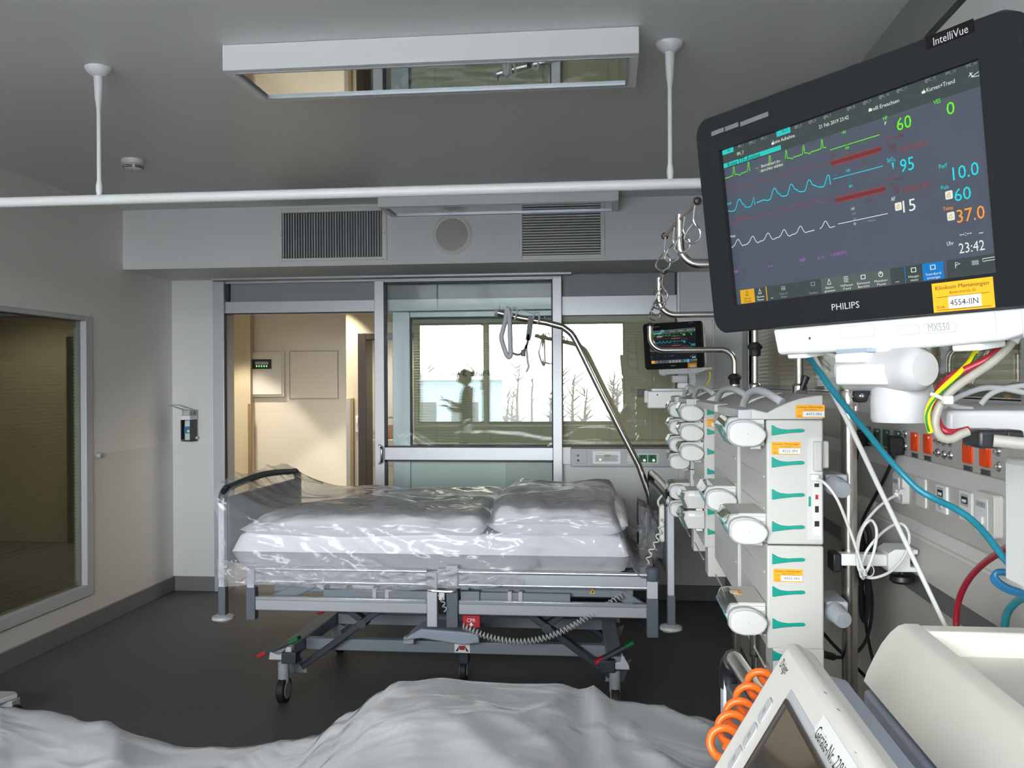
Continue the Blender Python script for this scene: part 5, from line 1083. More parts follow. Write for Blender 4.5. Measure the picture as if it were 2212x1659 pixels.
# trend fields
for (x0, y0, x1, y1), c in (((742, 768, 995, 690), 'green'), ((757, 917, 1012, 850), 'cyan'), ((783, 1147, 1037, 1093), 'white')): line([(x0, y0), (x1, y1)], c, .0007)
for (x0, y0, x1, y1) in ((748, 838, 1003, 762), (770, 1027, 1025, 966)):
    for k in range(6): line([(x0, y0-13+k*5.2), (x1, y1-13+k*5.2)], 'red' if k % 5 == 0 else 'dred', .0011)
for (x0, y0, x1, y1) in ((826, 676, 1000, 624), (775, 892, 1010, 824), (775, 975, 1022, 912), (790, 1092, 1036, 1030), (790, 1165, 1040, 1118)): line([(x0, y0), (x1, y1)], 'dim', .0003)
for (x0, y0, x1, y1) in ((904, 648, 908, 700), (928, 865, 932, 920), (945, 1045, 950, 1103)): line([(x0, y0), (x1, y1)], 'dim', .0004)
for k, (s, c) in enumerate((('180', 'green'), ('150', 'dgreen'), ('120', 'dgreen'), ('90', 'dgreen'), ('30', 'green'))): tx(s, 804+k*4, 686+k*20, 824+k*4, 681+k*20, 14, c)
for k, (s, c) in enumerate((('100', 'cyan'), ('95', 'dcyan'), ('90', 'dcyan'), ('85', 'dcyan'), ('80', 'cyan'))): tx(s, 824+k*4, 882+k*20, 845+k*3, 877+k*20, 14, c)
for k, (s, c) in enumerate((('60', 'white'), ('40', 'grey'), ('20', 'grey'), ('0', 'white'))): tx(s, 852+k*4, 1076+k*26, (868 if s != '0' else 862)+k*4, 1072+k*26, 13, c)
for s, x, y, w, c in (('HF', 735, 708, 13, 'dim'), ('-10min', 890, 745, 44, 'dgreen'), ('ABP', 748, 805, 22, 'dred'), ('150', 815, 792, 20, 'red'), ('-10min', 900, 842, 42, 'dred'), ('SpO', 757, 903, 22, 'dcyan'), ('-10min', 912, 942, 44, 'dcyan'), ('150', 835, 988, 20, 'red'), ('-10min', 920, 1040, 44, 'dred'), ('AF', 777, 1094, 14, 'dim'), ('-10min', 931, 1141, 44, 'grey')): tx(s, x, y, x+w, y-w*.26, 14, c)
# numerics
for s, x0, y0, x1, y1, h, c in (('HF', 1014, 618, 1036, 611, 20, 'green'), ('/min', 1052, 605, 1080, 597, 14, 'dgreen'), ('150', 1040, 636, 1070, 628, 20, 'dim'), ('50', 1050, 657, 1072, 651, 20, 'dim'), ('?', 1020, 640, 1032, 637, 16, 'white'), ('60', 1086, 670, 1160, 650, 66, 'green'), ('VES', 1272, 535, 1309, 525, 22, 'green'), ('/min', 1325, 519, 1358, 510, 14, 'dgreen'), ('0', 1341, 590, 1382, 580, 66, 'green'),
    ('ABP', 1025, 722, 1058, 713, 18, 'red'), ('mmHg', 1072, 708, 1118, 696, 13, 'dred'), ('Sys', 1030, 744, 1048, 740, 13, 'dred'), ('160', 1044, 764, 1076, 757, 18, 'dred'), ('90', 1056, 784, 1077, 779, 18, 'dred'), ('120/70 (91)', 1093, 782, 1243, 746, 31, 'red'),
    ('SpO', 1034, 831, 1067, 823, 21, 'cyan'), ('2', 1068, 826, 1078, 824, 12, 'cyan'), ('%', 1093, 808, 1103, 806, 12, 'dcyan'), ('100', 1058, 847, 1088, 840, 19, 'dim'), ('90', 1068, 866, 1090, 861, 19, 'dim'), ('95', 1104, 883, 1174, 867, 68, 'cyan'), ('Perf', 1301, 865, 1342, 857, 24, 'cyan'), ('10.0', 1372, 921, 1506, 894, 68, 'cyan'),
    ('P', 1044, 930, 1054, 928, 18, 'red'), ('mmHg', 1068, 925, 1113, 913, 13, 'dred'), ('Sys', 1048, 950, 1066, 946, 13, 'dred'), ('160', 1064, 970, 1096, 963, 18, 'dred'), ('90', 1078, 990, 1097, 985, 18, 'dred'), ('120/70 (91)', 1113, 990, 1263, 956, 31, 'red'), ('AF', 1055, 1030, 1076, 1026, 20, 'white'), ('/min', 1088, 1022, 1118, 1015, 13, 'dim'), ('15', 1117, 1088, 1182, 1076, 62, 'white'),
    ('Puls', 1311, 972, 1350, 964, 20, 'cyan'), ('/min', 1365, 958, 1400, 951, 13, 'dim'), ('60', 1381, 1032, 1466, 1017, 66, 'cyan'), ('Temp', 1321, 1080, 1373, 1070, 20, 'orange'), ('°C', 1387, 1066, 1408, 1062, 14, 'dim'), ('37.0', 1394, 1142, 1536, 1116, 68, 'orange'), ('--:--', 1406, 1212, 1468, 1202, 28, 'white'), ('-', 1505, 1203, 1527, 1199, 28, 'white'), ('Uhr', 1341, 1258, 1376, 1253, 21, 'white'), ('23:42', 1404, 1297, 1535, 1280, 52, 'white'),
    ('NBP', 251, 1399, 275, 1393, 13, 'violet'), ('mmHg', 283, 1393, 314, 1385, 9, 'dim'), ('160', 266, 1434, 287, 1429, 13, 'dim'), ('90', 275, 1450, 290, 1447, 13, 'dim'), ('Auto', 424, 1368, 448, 1364, 12, 'violet'), ('NBP', 588, 1341, 617, 1335, 16, 'violet'), ('mmHg', 591, 1362, 630, 1354, 10, 'dim'), ('21:19', 678, 1328, 712, 1321, 14, 'violet'), ('120/80(90)', 747, 1314, 829, 1297, 18, 'violet')): tx(s, x0, y0, x1, y1, h, c)
p = S(1043, 852); D.m = IX['cyan']; D.add([(p.x-.0018, p.y+.004, ZT), (p.x+.0018, p.y+.004, ZT), (p.x+.0004, p.y-.0035, ZT)], [(2, 1, 0)])
for x, y in ((1071, 1058), (1330, 999), (1340, 1108)):
    p = S(x, y); D.m = IX['white']; r = .0040
    D.prism(rrect(2*r, 2*r, .0012, 3, p.x, p.y), XY, ZT-.0001, ZT+.0001)
    D.m = IX['yel']; q = lambda u, v: (p.x+u*r, p.y+v*r, ZT+.0004)
    for a, b in (((-.5, -.5), (0, .55)), ((0, .55), (.5, -.5)), ((-.5, -.5), (.5, -.5)), ((-.6, -.2), (.6, .6))):
        d = V((b[0]-a[0], b[1]-a[1], 0)).normalized(); nx, ny = -d.y*.07, d.x*.07
        D.add([q(a[0]-nx, a[1]-ny), q(b[0]-nx, b[1]-ny), q(b[0]+nx, b[1]+ny), q(a[0]+nx, a[1]+ny)], [(0, 1, 2, 3)])
# bottom key row
yb0, yb1 = -SH+.0005, -SH+.0175
def key(x0, x1, c, lines, tc='white', icon=None, z=ZT-.0001):
    a, b = S(x0, 1500).x, S(x1, 1450).x
    D.m = IX[c]; D.add([(a, yb0, z), (b, yb0, z), (b, yb1, z), (a, yb1, z)], [(0, 1, 2, 3)])
    D.m = IX[tc]
    for k, s in enumerate(lines): D.text(s, ((a+b)/2, yb0+.0012+(len(lines)-1-k)*.0036, z+.0003), UX, UY, .0024, min((b-a)*.80, len(s)*.0022), True)
    m = (a+b)/2; yy = yb1-.0045
    if icon == 'tri':
        for P_ in (((-.0025, -.003), (0, .003)), ((0, .003), (.0025, -.003)), ((-.0025, -.003), (.0025, -.003))):
            (ax, ay), (bx, by) = P_; d = V((bx-ax, by-ay, 0)).normalized(); nx, ny = -d.y*.0003, d.x*.0003
            D.add([(m+ax-nx, yy+ay-ny, z+.0003), (m+bx-nx, yy+by-ny, z+.0003), (m+bx+nx, yy+by+ny, z+.0003), (m+ax+nx, yy+ay+ny, z+.0003)], [(0, 1, 2, 3)])
    elif icon == 'lines':
        for k in range(4): D.box(m-.003, m+.003, yy-.003+k*.0018, yy-.0024+k*.0018, z, z+.0003)
    elif icon == 'box': 
        for q in ((-.003, .003, -.0025, -.0018), (-.003, .003, .0015, .0022), (-.003, -.0023, -.0018, .0015), (.0023, .003, -.0018, .0015)): D.box(m+q[0], m+q[1], yy+q[2], yy+q[3], z, z+.0003)
    elif icon == 'ring': D.tube([(m+.0026*math.cos(k*.55+1.9), yy+.0026*math.sin(k*.55+1.9), z+.0003) for k in range(11)], .0004, 4); D.box(m-.0004, m+.0004, yy, yy+.0032, z, z+.0004)
    elif icon == 'people':
        for dx in (-.0022, .0004, .0026): D.box(m+dx-.0009, m+dx+.0007, yy-.0025, yy+.0006, z, z+.0003); D.box(m+dx-.0006, m+dx+.0005, yy+.001, yy+.0024, z, z+.0003)
key(263, 330, 'yel', ('Alarme', 'Dulli'), 'ink', 'tri'); key(332, 395, 'yel', (), 'ink'); key(336, 391, 'bar', ('Alarme', 'Pause'), 'white', 'tri', ZT+.0001)
key(400, 444, 'bar', ('<<',)); key(447, 520, 'bar', ('Start/', 'Stop'), 'grey', 'people'); key(522, 594, 'bar', (), 'grey'); key(597, 677, 'bar', ('Nullen',), 'grey', 'box'); key(680, 763, 'bar2', ('Alarm-', 'grenzen'), 'white', 'tri'); key(766, 851, 'bar2', ('VitParam', 'Trend'), 'white', 'lines')
key(854, 940, 'bar2', ('Echtzeit', 'Bericht'), 'white', 'box'); key(943, 1034, 'bar2', ('Monitor-', 'Pause'), 'white', 'ring'); key(1037, 1105, 'bar', ('>>',)); key(1112, 1205, 'blue', ()); key(1116, 1201, 'bar', ('Haupt-', 'menü'), 'white', 'box', ZT+.0001); key(1206, 1309, 'blue', ('Standard', 'anzeige'), 'white', 'box'); key(1330, 1584, 'bar', ())
line([(1385, 1372), (1384, 1343), (1408, 1350), (1386, 1358)], 'white', .0008, ZT+.0003); p = S(1465, 1346); D.m = IX['grey']; D.box(p.x-.0035, p.x+.0035, p.y-.0022, p.y+.0022, ZT, ZT+.0003)
line([(1523, 1325), (1585, 1315), (1586, 1328), (1524, 1338), (1523, 1325)], 'white', .0006, ZT+.0003)
D.build('screen_display', SM, scr, smooth=1)
# bezel lettering, light bars, sticker
def bez(s, x0, y0, x1, y1, h, m, nm='lettering'):
    a, b, t = S(x0, y0, .0006), S(x1, y1, .0006), S(x0, y0-h, .0006)
    mb = LM(); mb.text(s, (a.x, (a.y+b.y)/2, .0006), UX, UY, (t-a).length, b.x-a.x); return mb.build(nm, m, mon)
bez('PHILIPS', 752, 1590, 893, 1574, 33, 'lgrey'); 
a, b = S(1238, 250), S(1480, 130)
lg = LM().box(a.x, b.x, min(a.y, b.y)-.001, .1332, .0001, .0007).build('name_field', 'nameb', mon)
a, b, t = S(1272, 232, .001), S(1450, 168, .001), S(1272, 190, .001)
LM().text('IntelliVue', (a.x, (a.y+b.y)/2, .001), UX, UY, (t-a).length, b.x-a.x).build('lettering', 'lgrey', lg)
for x0, x1, y0, y1 in ((136, 199, 688, 668), (206, 273, 664, 640), (284, 427, 636, 590)):
    a, b = S(x0, y0), S(x1, y1); ym = (a.y+b.y)/2; LM().box(a.x, b.x, ym-.0019, ym+.0034, .0, .0006).build('alarm_light', 'alarmb', mon)
a, b, c = S(1282, 1598), S(1595, 1567), S(1268, 1450)
sticker(mon, MW @ V((a.x-.001, a.y-.0005, .0004)), MW.to_3x3() @ UX, MW.to_3x3() @ UY, MW.to_3x3() @ UZ, b.x-a.x, c.y-a.y, '4554-IIN', True)
# white connection base below the screen
mb = LM(); mb.prism([(-.1225, -.1315), (.236, -.1315), (.236, -.147), (.176, -.1605), (.10, -.1635), (-.1155, -.1635), (-.1185, -.160)], XY, -.060, -.006)
bs = mb.build('base_unit', 'basew', mon, bevel=.004, seg=3)
def seam(P, r=.00035, m='lgrey', nm='outline', z=-.0058): LM().tube([(x, y, z) for x, y in P], r, 4).build(nm, m, bs)
def px2(px, py):
    d = cf+(px-CX)/F_PX*cr+(CY-py)/F_PX*cu_; nn = MW.to_3x3() @ UZ; o = MW @ V((0, 0, -.006)); return MI @ (CAM+d*(nn.dot(o-CAM)/nn.dot(d)))
def outline(x0, y0, x1, y1):
    a, b = px2(x0, y1), px2(x1, y0); P = rrect(b.x-a.x, abs(b.y-a.y), .003, 4, (a.x+b.x)/2, (a.y+b.y)/2); seam(P+[P[0]])
outline(1994, 695, 2065, 721); outline(1941, 700, 1985, 724); outline(1817, 700, 1888, 731)
a, b = px2(2006, 716), px2(2052, 712); LM().text('MX550', (a.x, a.y, -.0057), UX, UY, .0075, b.x-a.x).build('lettering', 'gink', bs)
a = px2(1945, 709); LM().text('SN DE35 0359A', (a.x, a.y, -.0057), UX, UY, .0022, .015).text('Service Number', (a.x, a.y-.0055, -.0057), UX, UY, .0022, .015).build('lettering', 'lgrey', bs)
for x in (.172, .198): seam([(x, -.133), (x, -.158)])
p = px2(1749, 731); LM().lathe([(.0018, 0), (0, .0004)], (p.x, p.y, -.006), UZ, 10).build('screw_hole', 'dgrey', bs)
for x0, x1 in ((-.108, -.078), (.118, .150)): LM().box(x0, x1, -.169, -.162, -.05, -.012).build('base_foot', 'white', bs, bevel=.002)
# ---- the far monitor: same model, own pose
mon2 = copy_tree(mon); mon2.matrix_basis = Matrix.Translation(POS_F) @ ROT_F.to_4x4()
mon2['label'] = 'small far patient monitor glowing by the right glazing'
for o in mon2.children:
    if o.name.startswith('screen'):
        o.material_slots[0].link = 'OBJECT'; o.material_slots[0].material = M['s_bg2']
# far monitor's mount
FY = 5.30
fm = thing('monitor_mount', 'white wall arm and swivel carrying the far monitor', 'monitor mount', at(1450, 880, y=FY))
def fbx(nm, px0, py0, px1, py1, y0, y1, m='lgrey', bev=.006):
    a, b = at(px0, py1, y=y0), at(px1, py0, y=y0); return MB().box(a.x, b.x, y0, y1, a.z, b.z).build(nm, m, fm, bevel=bev, seg=3)
fbx('swivel_block', 1452, 811, 1486, 827, FY+.02, FY+.12); fbx('swivel_stem', 1464, 827, 1487, 839, FY+.02, FY+.10, 'white')
fbx('upright', 1487, 806, 1504, 850, FY+.06, FY+.14); fbx('arm_box', 1399, 845, 1480, 882, FY-.02, FY+.10, 'white'); fbx('arm_tray', 1408, 839, 1475, 845, FY-.02, FY+.10, 'rail', .002)
fbx('arm_end', 1392, 844, 1400, 870, FY, FY+.09, 'offw', .003); fbx('arm_end', 1378, 841, 1393, 858, FY+.05, FY+.12, 'dgrey', .003)
p = at(1420, 853, y=FY-.021); MB().lathe([(.0045, 0), (0, .001)], (p.x, FY-.0205, p.z), (0, -1, 0), 10).build('screw', 'dgrey', fm)
MB().box(at(1480, 860, y=FY+.05).x, XR-.002, FY+.03, FY+.10, Z(878, FY, 1480), Z(850, FY, 1480)).build('wall_arm', 'white', fm, bevel=.004)
def cable(name, label, cat, P, r, m, group=None, seg=10, n=8):
    o = MB().tube(smoothpath(P, n), r, seg).build(name, m, None, smooth=60); return mark(o, label, cat, group)
cable('power_cable', 'thin yellow-green earth wire hanging from the far monitor', 'cable', [at(1533, 803, y=5.32), at(1534, 815, y=5.32), at(1528, 830, y=5.33), at(1522, 842, y=5.34)], .005, 'yellow_c')

# ================================================================== NEAR MONITOR ARM AND ITS CABLES
NY = 1.03
ma = thing('monitor_mount', 'thick white swivel arm carrying the big near monitor', 'monitor arm', at(1946, 915, y=NY))
a, b = at(1838, 801, y=1.075), at(1983, 797, y=.985); ax = (b-a).normalized(); L = (b-a).length
MB().lathe([(.014, -.010), (.0195, -.006), (.0222, .0), (.0226, .006), (.0226, L-.004), (.0215, L+.004), (.017, L+.010), (.0, L+.012)], a, ax, 34).build('tilt_barrel', 'armw', ma)
up = V((0, 0, 1)); sd2 = ax.cross(up).normalized()
def bl(mbn, m, s0, s1, o0, o1, h0, h1, bev=.003):
    P = lambda u, v, w: a+ax*u+sd2*w+up*v
    return MB().prism([(s0, h0), (s1, h0), (s1, h1), (s0, h1)], P, o0, o1).build(mbn, m, ma, bevel=bev, seg=3)
bl('barrel_cover', 'white', .002, L-.022, .010, .0242, -.016, .006, .004); bl('latch_pad', 'white', .004, .052, .004, .0262, .008, .0190, .003); bl('latch_strip', 'bluegrey', .004, .054, .000, .024, .0190, .0232, .0008)
bl('coupling', 'white', .008, L-.03, -.012, .012, .018, .034, .002)
c = at(1946, 880, y=NY); z0 = Z(912, NY, 1946)
MB().lathe([(.0285, 0), (.0305, .004), (.0305, .0275), (.0300, .0285), (.0300, .0330), (.0295, .036), (.0285, .046), (.024, .055), (0, .056)], (c.x, c.y, z0), seg=36).build('swivel_hub', 'armw', ma)
za, zb = Z(938, NY, 2080), Z(885, NY, 2080)
mb = MB(); mb.prism([(c.x-.028, -.006), (c.x-.010, -.024), (c.x+.03, -.028), (c.x+.10, -.028), (.70, -.028), (.70, .028), (c.x+.10, .028), (c.x+.03, .028), (c.x-.010, .024), (c.x-.028, .006)], XY, za, z0+.002)
mb.build('arm_foot', 'armw', ma, bevel=.003)
MB().box(c.x+.038, .692, NY-.0285, NY+.0285, za, zb).build('arm_beam', 'armw', ma, bevel=.005, seg=3)
MB().box(.66, .75, NY-.05, NY+.05, za-.03, zb+.03).build('wall_plate', 'armw', ma, bevel=.004)
NC = .97
P = lambda *q: [at(x, y, y=NC+(q[2*i+2] if False else 0)) for i, (x, y) in enumerate(zip(q[0::2], q[1::2]))]
hy2 = .955
def pp(*q, y=hy2): return [at(q[i], q[i+1], y=y) for i in range(0, len(q), 2)]
hs = cable('beige_hose', 'thick beige hose curving from the big monitor round the arm', 'hose', pp(2190, 728, 2176, 752, 2140, 785, 2095, 815, 2058, 842, 2035, 868, 2022, 898, 2021, 925, 2034, 945, 2056, 948, 2076, 938, 2092, 932), .0043, 'beige_c')
MB().tube(pp(2193, 722, 2185, 738), .0062, 12).build('hose_ferrule', 'white', hs)
cable('red_hose', 'dark red hose running beside the beige one at the monitor arm', 'hose', [at(2176, 722, y=.965), at(2160, 750, y=.965), at(2132, 776, y=.965), at(2090, 797, y=.97), at(2058, 813, y=.975), at(2040, 828, y=.985), at(2026, 850, y=.99), at(2022, 880, y=.985), at(2026, 912, y=.972), at(2040, 931, y=.966), at(2062, 935, y=.966), at(2092, 929, y=.968)], .0041, 'red_c')
cable('earth_wire', 'yellow and green striped earth wire at the monitor arm', 'wire', [at(2117, 735, y=.985), at(2107, 760, y=.985), at(2092, 785, y=.98), at(2066, 812, y=.962), at(2040, 836, y=.952), at(2016, 862, y=.948), at(2004, 888, y=.948), at(2004, 912, y=.948), at(2010, 934, y=.95)], .0029, 'yellow_c')
ew = bpy.data.objects['earth_wire']
MB().tube(smoothpath([at(2110, 764, y=.983), at(2095, 788, y=.977), at(2067, 817, y=.959), at(2041, 841, y=.949), at(2015, 867, y=.945), at(2002, 893, y=.945), at(2002, 914, y=.945), at(2007, 932, y=.947)]), .0011, 8).build('green_stripe', 'green_c', ew)
tie = thing('cable_tie', 'white cable tie bundling the hoses at the monitor arm', 'cable tie', at(2028, 858, y=.945))
MB().tube(pp(2010, 851, 2018, 853, 2030, 858, 2042, 864, y=.944), .0018, 8).build('tie_band', 'white_c', tie); q_ = at(2044, 864, y=.944); MB().box(q_.x-.004, q_.x+.005, .938, .947, q_.z-.004, q_.z+.004).build('tie_head', 'white_c', tie, bevel=.001)
for i, (lb, Q) in enumerate((('grey cable arching from the cable tie to the right edge', (2034, 882, 2062, 862, 2095, 847, 2130, 838, 2170, 840, 2225, 851)), ('second grey cable rising behind the arm to the right edge', (2118, 874, 2135, 855, 2160, 842, 2195, 835, 2225, 832)), ('short grey cable dipping from behind the knuckle to the arm', (2006, 828, 2016, 848, 2040, 868, 2070, 880, 2100, 884)))):
    cable('grey_cable', lb, 'cable', pp(*Q, y=1.10), .0032, 'grey_c', 'grey cables at the monitor arm')
cable('grey_cable', 'grey cable entering the monitor base from the left', 'cable', pp(1780, 757, 1798, 765, 1818, 776, y=1.10), .0036, 'grey_c', 'grey cables at the monitor arm')
cable('teal_hose', 'long teal hose slanting from the big monitor to the white box', 'hose', [at(1738, 758, y=1.16), at(1768, 800, y=1.2), at(1800, 845, y=1.22), at(1832, 885, y=1.24), at(1868, 928, y=1.26), at(1910, 980, y=1.27), at(1948, 1022, y=1.27), at(1985, 1058, y=1.26), at(2020, 1078, y=1.25), at(2062, 1098, y=1.22), at(2098, 1122, y=1.2), at(2130, 1155, y=1.17), at(2160, 1194, y=1.14), at(2185, 1225, y=1.12)], .0042, 'teal_c')
cable('white_cable', 'straight taut white cable slanting down past the sockets', 'cable', [at(1752, 760, y=1.17), at(1800, 850, y=1.25), at(1848, 945, y=1.3), at(1900, 1055, y=1.36), at(1965, 1190, y=1.42), at(2040, 1348, y=1.46), at(2060, 1395, y=1.46)], .0036, 'white_c')
cable('red_hose', 'thin red hose curving down behind the beige device', 'hose', [at(2190, 1175, y=1.20), at(2160, 1193, y=1.28), at(2125, 1217, y=1.36), at(2095, 1248, y=1.42), at(2075, 1285, y=1.46), at(2066, 1325, y=1.48), at(2066, 1370, y=1.48)], .0048, 'red_c')
cable('teal_hose', 'short pale teal hose behind the beige device at the right edge', 'hose', [at(2222, 1288, y=1.3), at(2198, 1298, y=1.34), at(2178, 1320, y=1.38), at(2171, 1345, y=1.4), at(2172, 1375, y=1.4)], .0055, 'teal_g')
bc = MB()
P3 = []
for k in range(60):
    a = k/60*2*math.pi*2.6; P3.append(at(2190+40*math.cos(a)*1.0-(k*.1), 1255+18*math.sin(a)+14*math.cos(a)+k*.12, y=1.22+.004*k/60))
mark(MB().tube(P3, .0036, 8).build('coiled_blue_hose', 'blue_c', smooth=60), 'coiled blue hose under the white box at the right edge', 'hose')
# black clamp with grey rod, white equipment box
cl2 = thing('rail_clamp', 'black clamp block with a grey rod under the monitor arm', 'clamp', at(2148, 970, y=.97))
a, b = at(2105, 968, y=.965), at(2172, 928, y=.965); MB().box(a.x, b.x, .955, 1.0, a.z, b.z).build('clamp_block', 'black', cl2, bevel=.004, seg=3)
a, b = at(2160, 934, y=.972), at(2191, 930, y=.972); MB().box(a.x, b.x+.004, .958, .99, at(2160, 968, y=.97).z, b.z+.001).build('clamp_jaw', 'black', cl2, bevel=.003)
MB().tube([at(2146, 952, y=.95), at(2300, 968, y=.93)], .0062, 14).build('grey_rod', 'guardg', cl2)
bx0 = at(2167, 1000, y=1.12)
eb = thing('equipment_box', 'plain white equipment box cut off by the right edge of the picture', 'equipment box', (bx0.x+.06, 1.0, Z(1258, 1.12, 2167)))
MB().prism([(.80, Z(1262, 1.12, 2167)), (1.12, Z(1258, 1.12, 2167)), (1.12, Z(986, 1.12, 2167)), (.80, Z(986, 1.12, 2167))], YZ, bx0.x, bx0.x+.14).build('box_shell', 'white', eb, bevel=.007, seg=3)
MB().box(bx0.x+.012, bx0.x+.10, .9, 1.10, Z(986, 1.12, 2167)-.001, Z(976, 1.12, 2167)).build('box_socket', 'offw', eb, bevel=.004)
MB().box(bx0.x+.12, UXF+.001, .92, 1.05, Z(1150, 1.12, 2167), Z(1080, 1.12, 2167)).build('wall_bracket', 'white', eb, bevel=.003)
# white network cable with its loops
k1, k2 = 2.09, 2.12
NP = [at(1757, 1030, y=2.088), at(1764, 1033, y=2.08), at(1785, 1047, y=2.05), at(1808, 1078, y=2.04), at(1830, 1130, y=2.05), at(1850, 1185, y=2.06), at(1866, 1236, y=2.07), at(1872, 1244, y=2.10), at(1862, 1228, y=2.12), at(1853, 1190, y=2.12), at(1862, 1145, y=2.11), at(1880, 1124, y=2.10), at(1892, 1138, y=2.08), at(1893, 1165, y=2.07), at(1884, 1205, y=2.06), at(1868, 1240, y=2.07), at(1860, 1236, y=2.09), at(1870, 1195, y=2.09), at(1898, 1158, y=2.10), at(1930, 1134, y=2.13), at(1952, 1134, y=2.14), at(1964, 1158, y=2.13), at(1957, 1195, y=2.12), at(1930, 1230, y=2.11), at(1895, 1247, y=2.10), at(1868, 1245, y=2.11), at(1854, 1225, y=2.13), at(1851, 1180, y=2.14), at(1862, 1140, y=2.15), at(1890, 1103, y=2.17), at(1915, 1082, y=2.19), at(1938, 1068, y=2.21)]
nc = cable('network_cable', 'looped white network cable between the nearest rack and the wall outlet', 'cable', NP, .0033, 'white_c', None, 10, 7)
c = at(1757, 1031, y=2.088); MB().box(c.x-.007, c.x+.010, 2.076, 2.096, c.z-.007, c.z+.007).build('plug', 'white', nc, bevel=.002)
MB().tube([at(1936, 1069, y=2.205), at(1944, 1064, y=2.215)], .0055, 10).build('strain_relief', 'white', nc); MB().tube([at(1944, 1064, y=2.215), at(1953, 1058, y=2.225)], .0075, 4).build('plug', 'white', nc)
kt = mark(MB().tube([at(1864+6*math.cos(k*.5)*(1+.2*math.sin(k*1.7)), 1240+9*math.sin(k*.5)+2*math.cos(k*2.1), y=2.065+.01*math.sin(k)) for k in range(26)], .0022, 8).build('cable_tie', 'white_c'), 'white twisted tie knotted round the looped network cable', 'cable tie')
MB().tube(smoothpath([at(1870, 1232, y=2.06), at(1882, 1222, y=2.06), at(1888, 1232, y=2.06), at(1884, 1243, y=2.06), at(1873, 1246, y=2.06)], 6), .0010, 6).build('tie_tail', 'white_c', kt)
# black power cables
def plug(parent, px, py, x=UXF):
    c = at(px, py, x=x-.02)
    MB().prism([(-.010, .018), (.012, .022), (.016, .0), (.010, -.030), (-.012, -.032), (-.016, -.008)], lambda u, v, w: V((w, c.y+u, c.z+v)), x-.040, x-.004, .9).build('plug', 'rubber', parent, bevel=.004)
pc = cable('power_cable', 'black power cable plugged into the rightmost green socket', 'cable', [at(1933, 974, x=.722), at(1926, 998, x=.716), at(1912, 1030, x=.705), at(1893, 1068, x=.695), at(1873, 1104, x=.69), at(1862, 1135, x=.68), at(1868, 1180, x=.67), at(1876, 1240, x=.66), at(1884, 1300, x=.66), at(1878, 1360, x=.64), at(1860, 1400, x=.60), at(1830, 1418, x=.56), at(1798, 1419, x=.52), at(1776, 1412, x=.475)], .0042, 'rubber')
plug(pc, 1937, 958)
MB().tube([at(1800, 1419, x=.52), at(1778, 1413, x=.478)], .0085, 10).build('appliance_plug', 'rubber', pc)
pc = cable('power_cable', 'black power cable dropping from a green socket behind the pole', 'cable', [at(1856, 958, x=.722), at(1850, 990, x=.715), at(1842, 1040, x=.71), at(1838, 1110, x=.70), at(1845, 1200, x=.69), at(1866, 1290, x=.68), at(1872, 1360, x=.68), at(1884, 1420, x=.68), at(1905, 1500, x=.69)], .0042, 'rubber')
plug(pc, 1860, 944)
cable('power_cable', 'black power cable slanting behind the foot of the nearest rack', 'cable', [at(1776, 1365, y=2.3), at(1800, 1392, y=2.32), at(1840, 1432, y=2.34), at(1886, 1478, y=2.36)], .0042, 'rubber')
PB = []
for k in range(70):
    a = k/70*2*math.pi*4; PB.append(at(1868+11*math.cos(a)+2*math.sin(a*.37), 1172+36*math.sin(a)+3*math.cos(a*.71), y=2.36+.012*math.sin(a*.45)))
mark(MB().tube(PB, .0042, 8).build('cable_bundle', 'rubber'), 'bundled black cable coil beside the thick pole, above the bracket', 'cable bundle')
PB = []
for k in range(70):
    a = k/70*2*math.pi*4; PB.append(at(1868+8*math.cos(a)+2*math.sin(a*.37)-.1*k*.3, 1290+52*math.sin(a)+3*math.cos(a*.71), y=2.38+.012*math.sin(a*.45)))
mark(MB().tube(PB, .0042, 8).build('cable_bundle', 'rubber'), 'long black cable bundle hanging below the white bracket', 'cable bundle')

# ================================================================== VENTILATOR IN THE BOTTOM RIGHT CORNER
vy = 1.05; P0 = at(1706, 1378, y=vy)
E1, E2 = V((0, -1, 0)), V((-.504, 0, -.864)).normalized(); EN = V((-.864, 0, .504)).normalized()
ve = thing('ventilator', 'beige ventilator with a tilted grey-framed display in the lower right corner', 'ventilator', (.5, .9, 0))
def vq(px, py):                                               # face coordinates (along top edge, down the face)
    d = cf+(1500+px/3.107-CX)/F_PX*cr+(CY-(1320+py/3.107))/F_PX*cu_; q = CAM+d*(EN.dot(P0-CAM)/EN.dot(d)); return (q-P0).dot(E1), (q-P0).dot(E2)
def VP(u, v, w): return P0+E1*u+E2*v+EN*w
WD, HD = .42, .26
hs_ = MB().prism([(0, 0), (WD, 0), (WD, HD), (0, HD)], VP, -.034, 0).build('display_housing', 'offw', ve, bevel=.010, seg=4)
MB().prism([(.004, .006), (WD-.004, .006), (WD-.004, HD-.01), (.004, HD-.01)], VP, -.075, -.034, .93).build('display_back', 'bluegrey', ve, bevel=.006)
u0, v0 = vq(625, 632); ua, va = vq(652, 528)
MB().prism([(ua, va), (WD-.03, va), (WD-.03, HD-.02), (ua, HD-.02)], VP, 0, .0008).build('display_frame', 'lgrey', hs_)
MB().prism([(u0, v0), (WD-.05, v0), (WD-.05, HD-.03), (u0, HD-.03)], VP, .0008, .0016).build('display_glass', 'black', hs_).data.materials[0] = mat('glossy_black_glass', (.012, .011, .011), .06, spec=.6)
MB().prism([(u0, v0-.004), (WD-.05, v0-.004), (WD-.05, v0), (u0, v0)], VP, .0008, .004).build('screen_rim', 'brown', hs_)
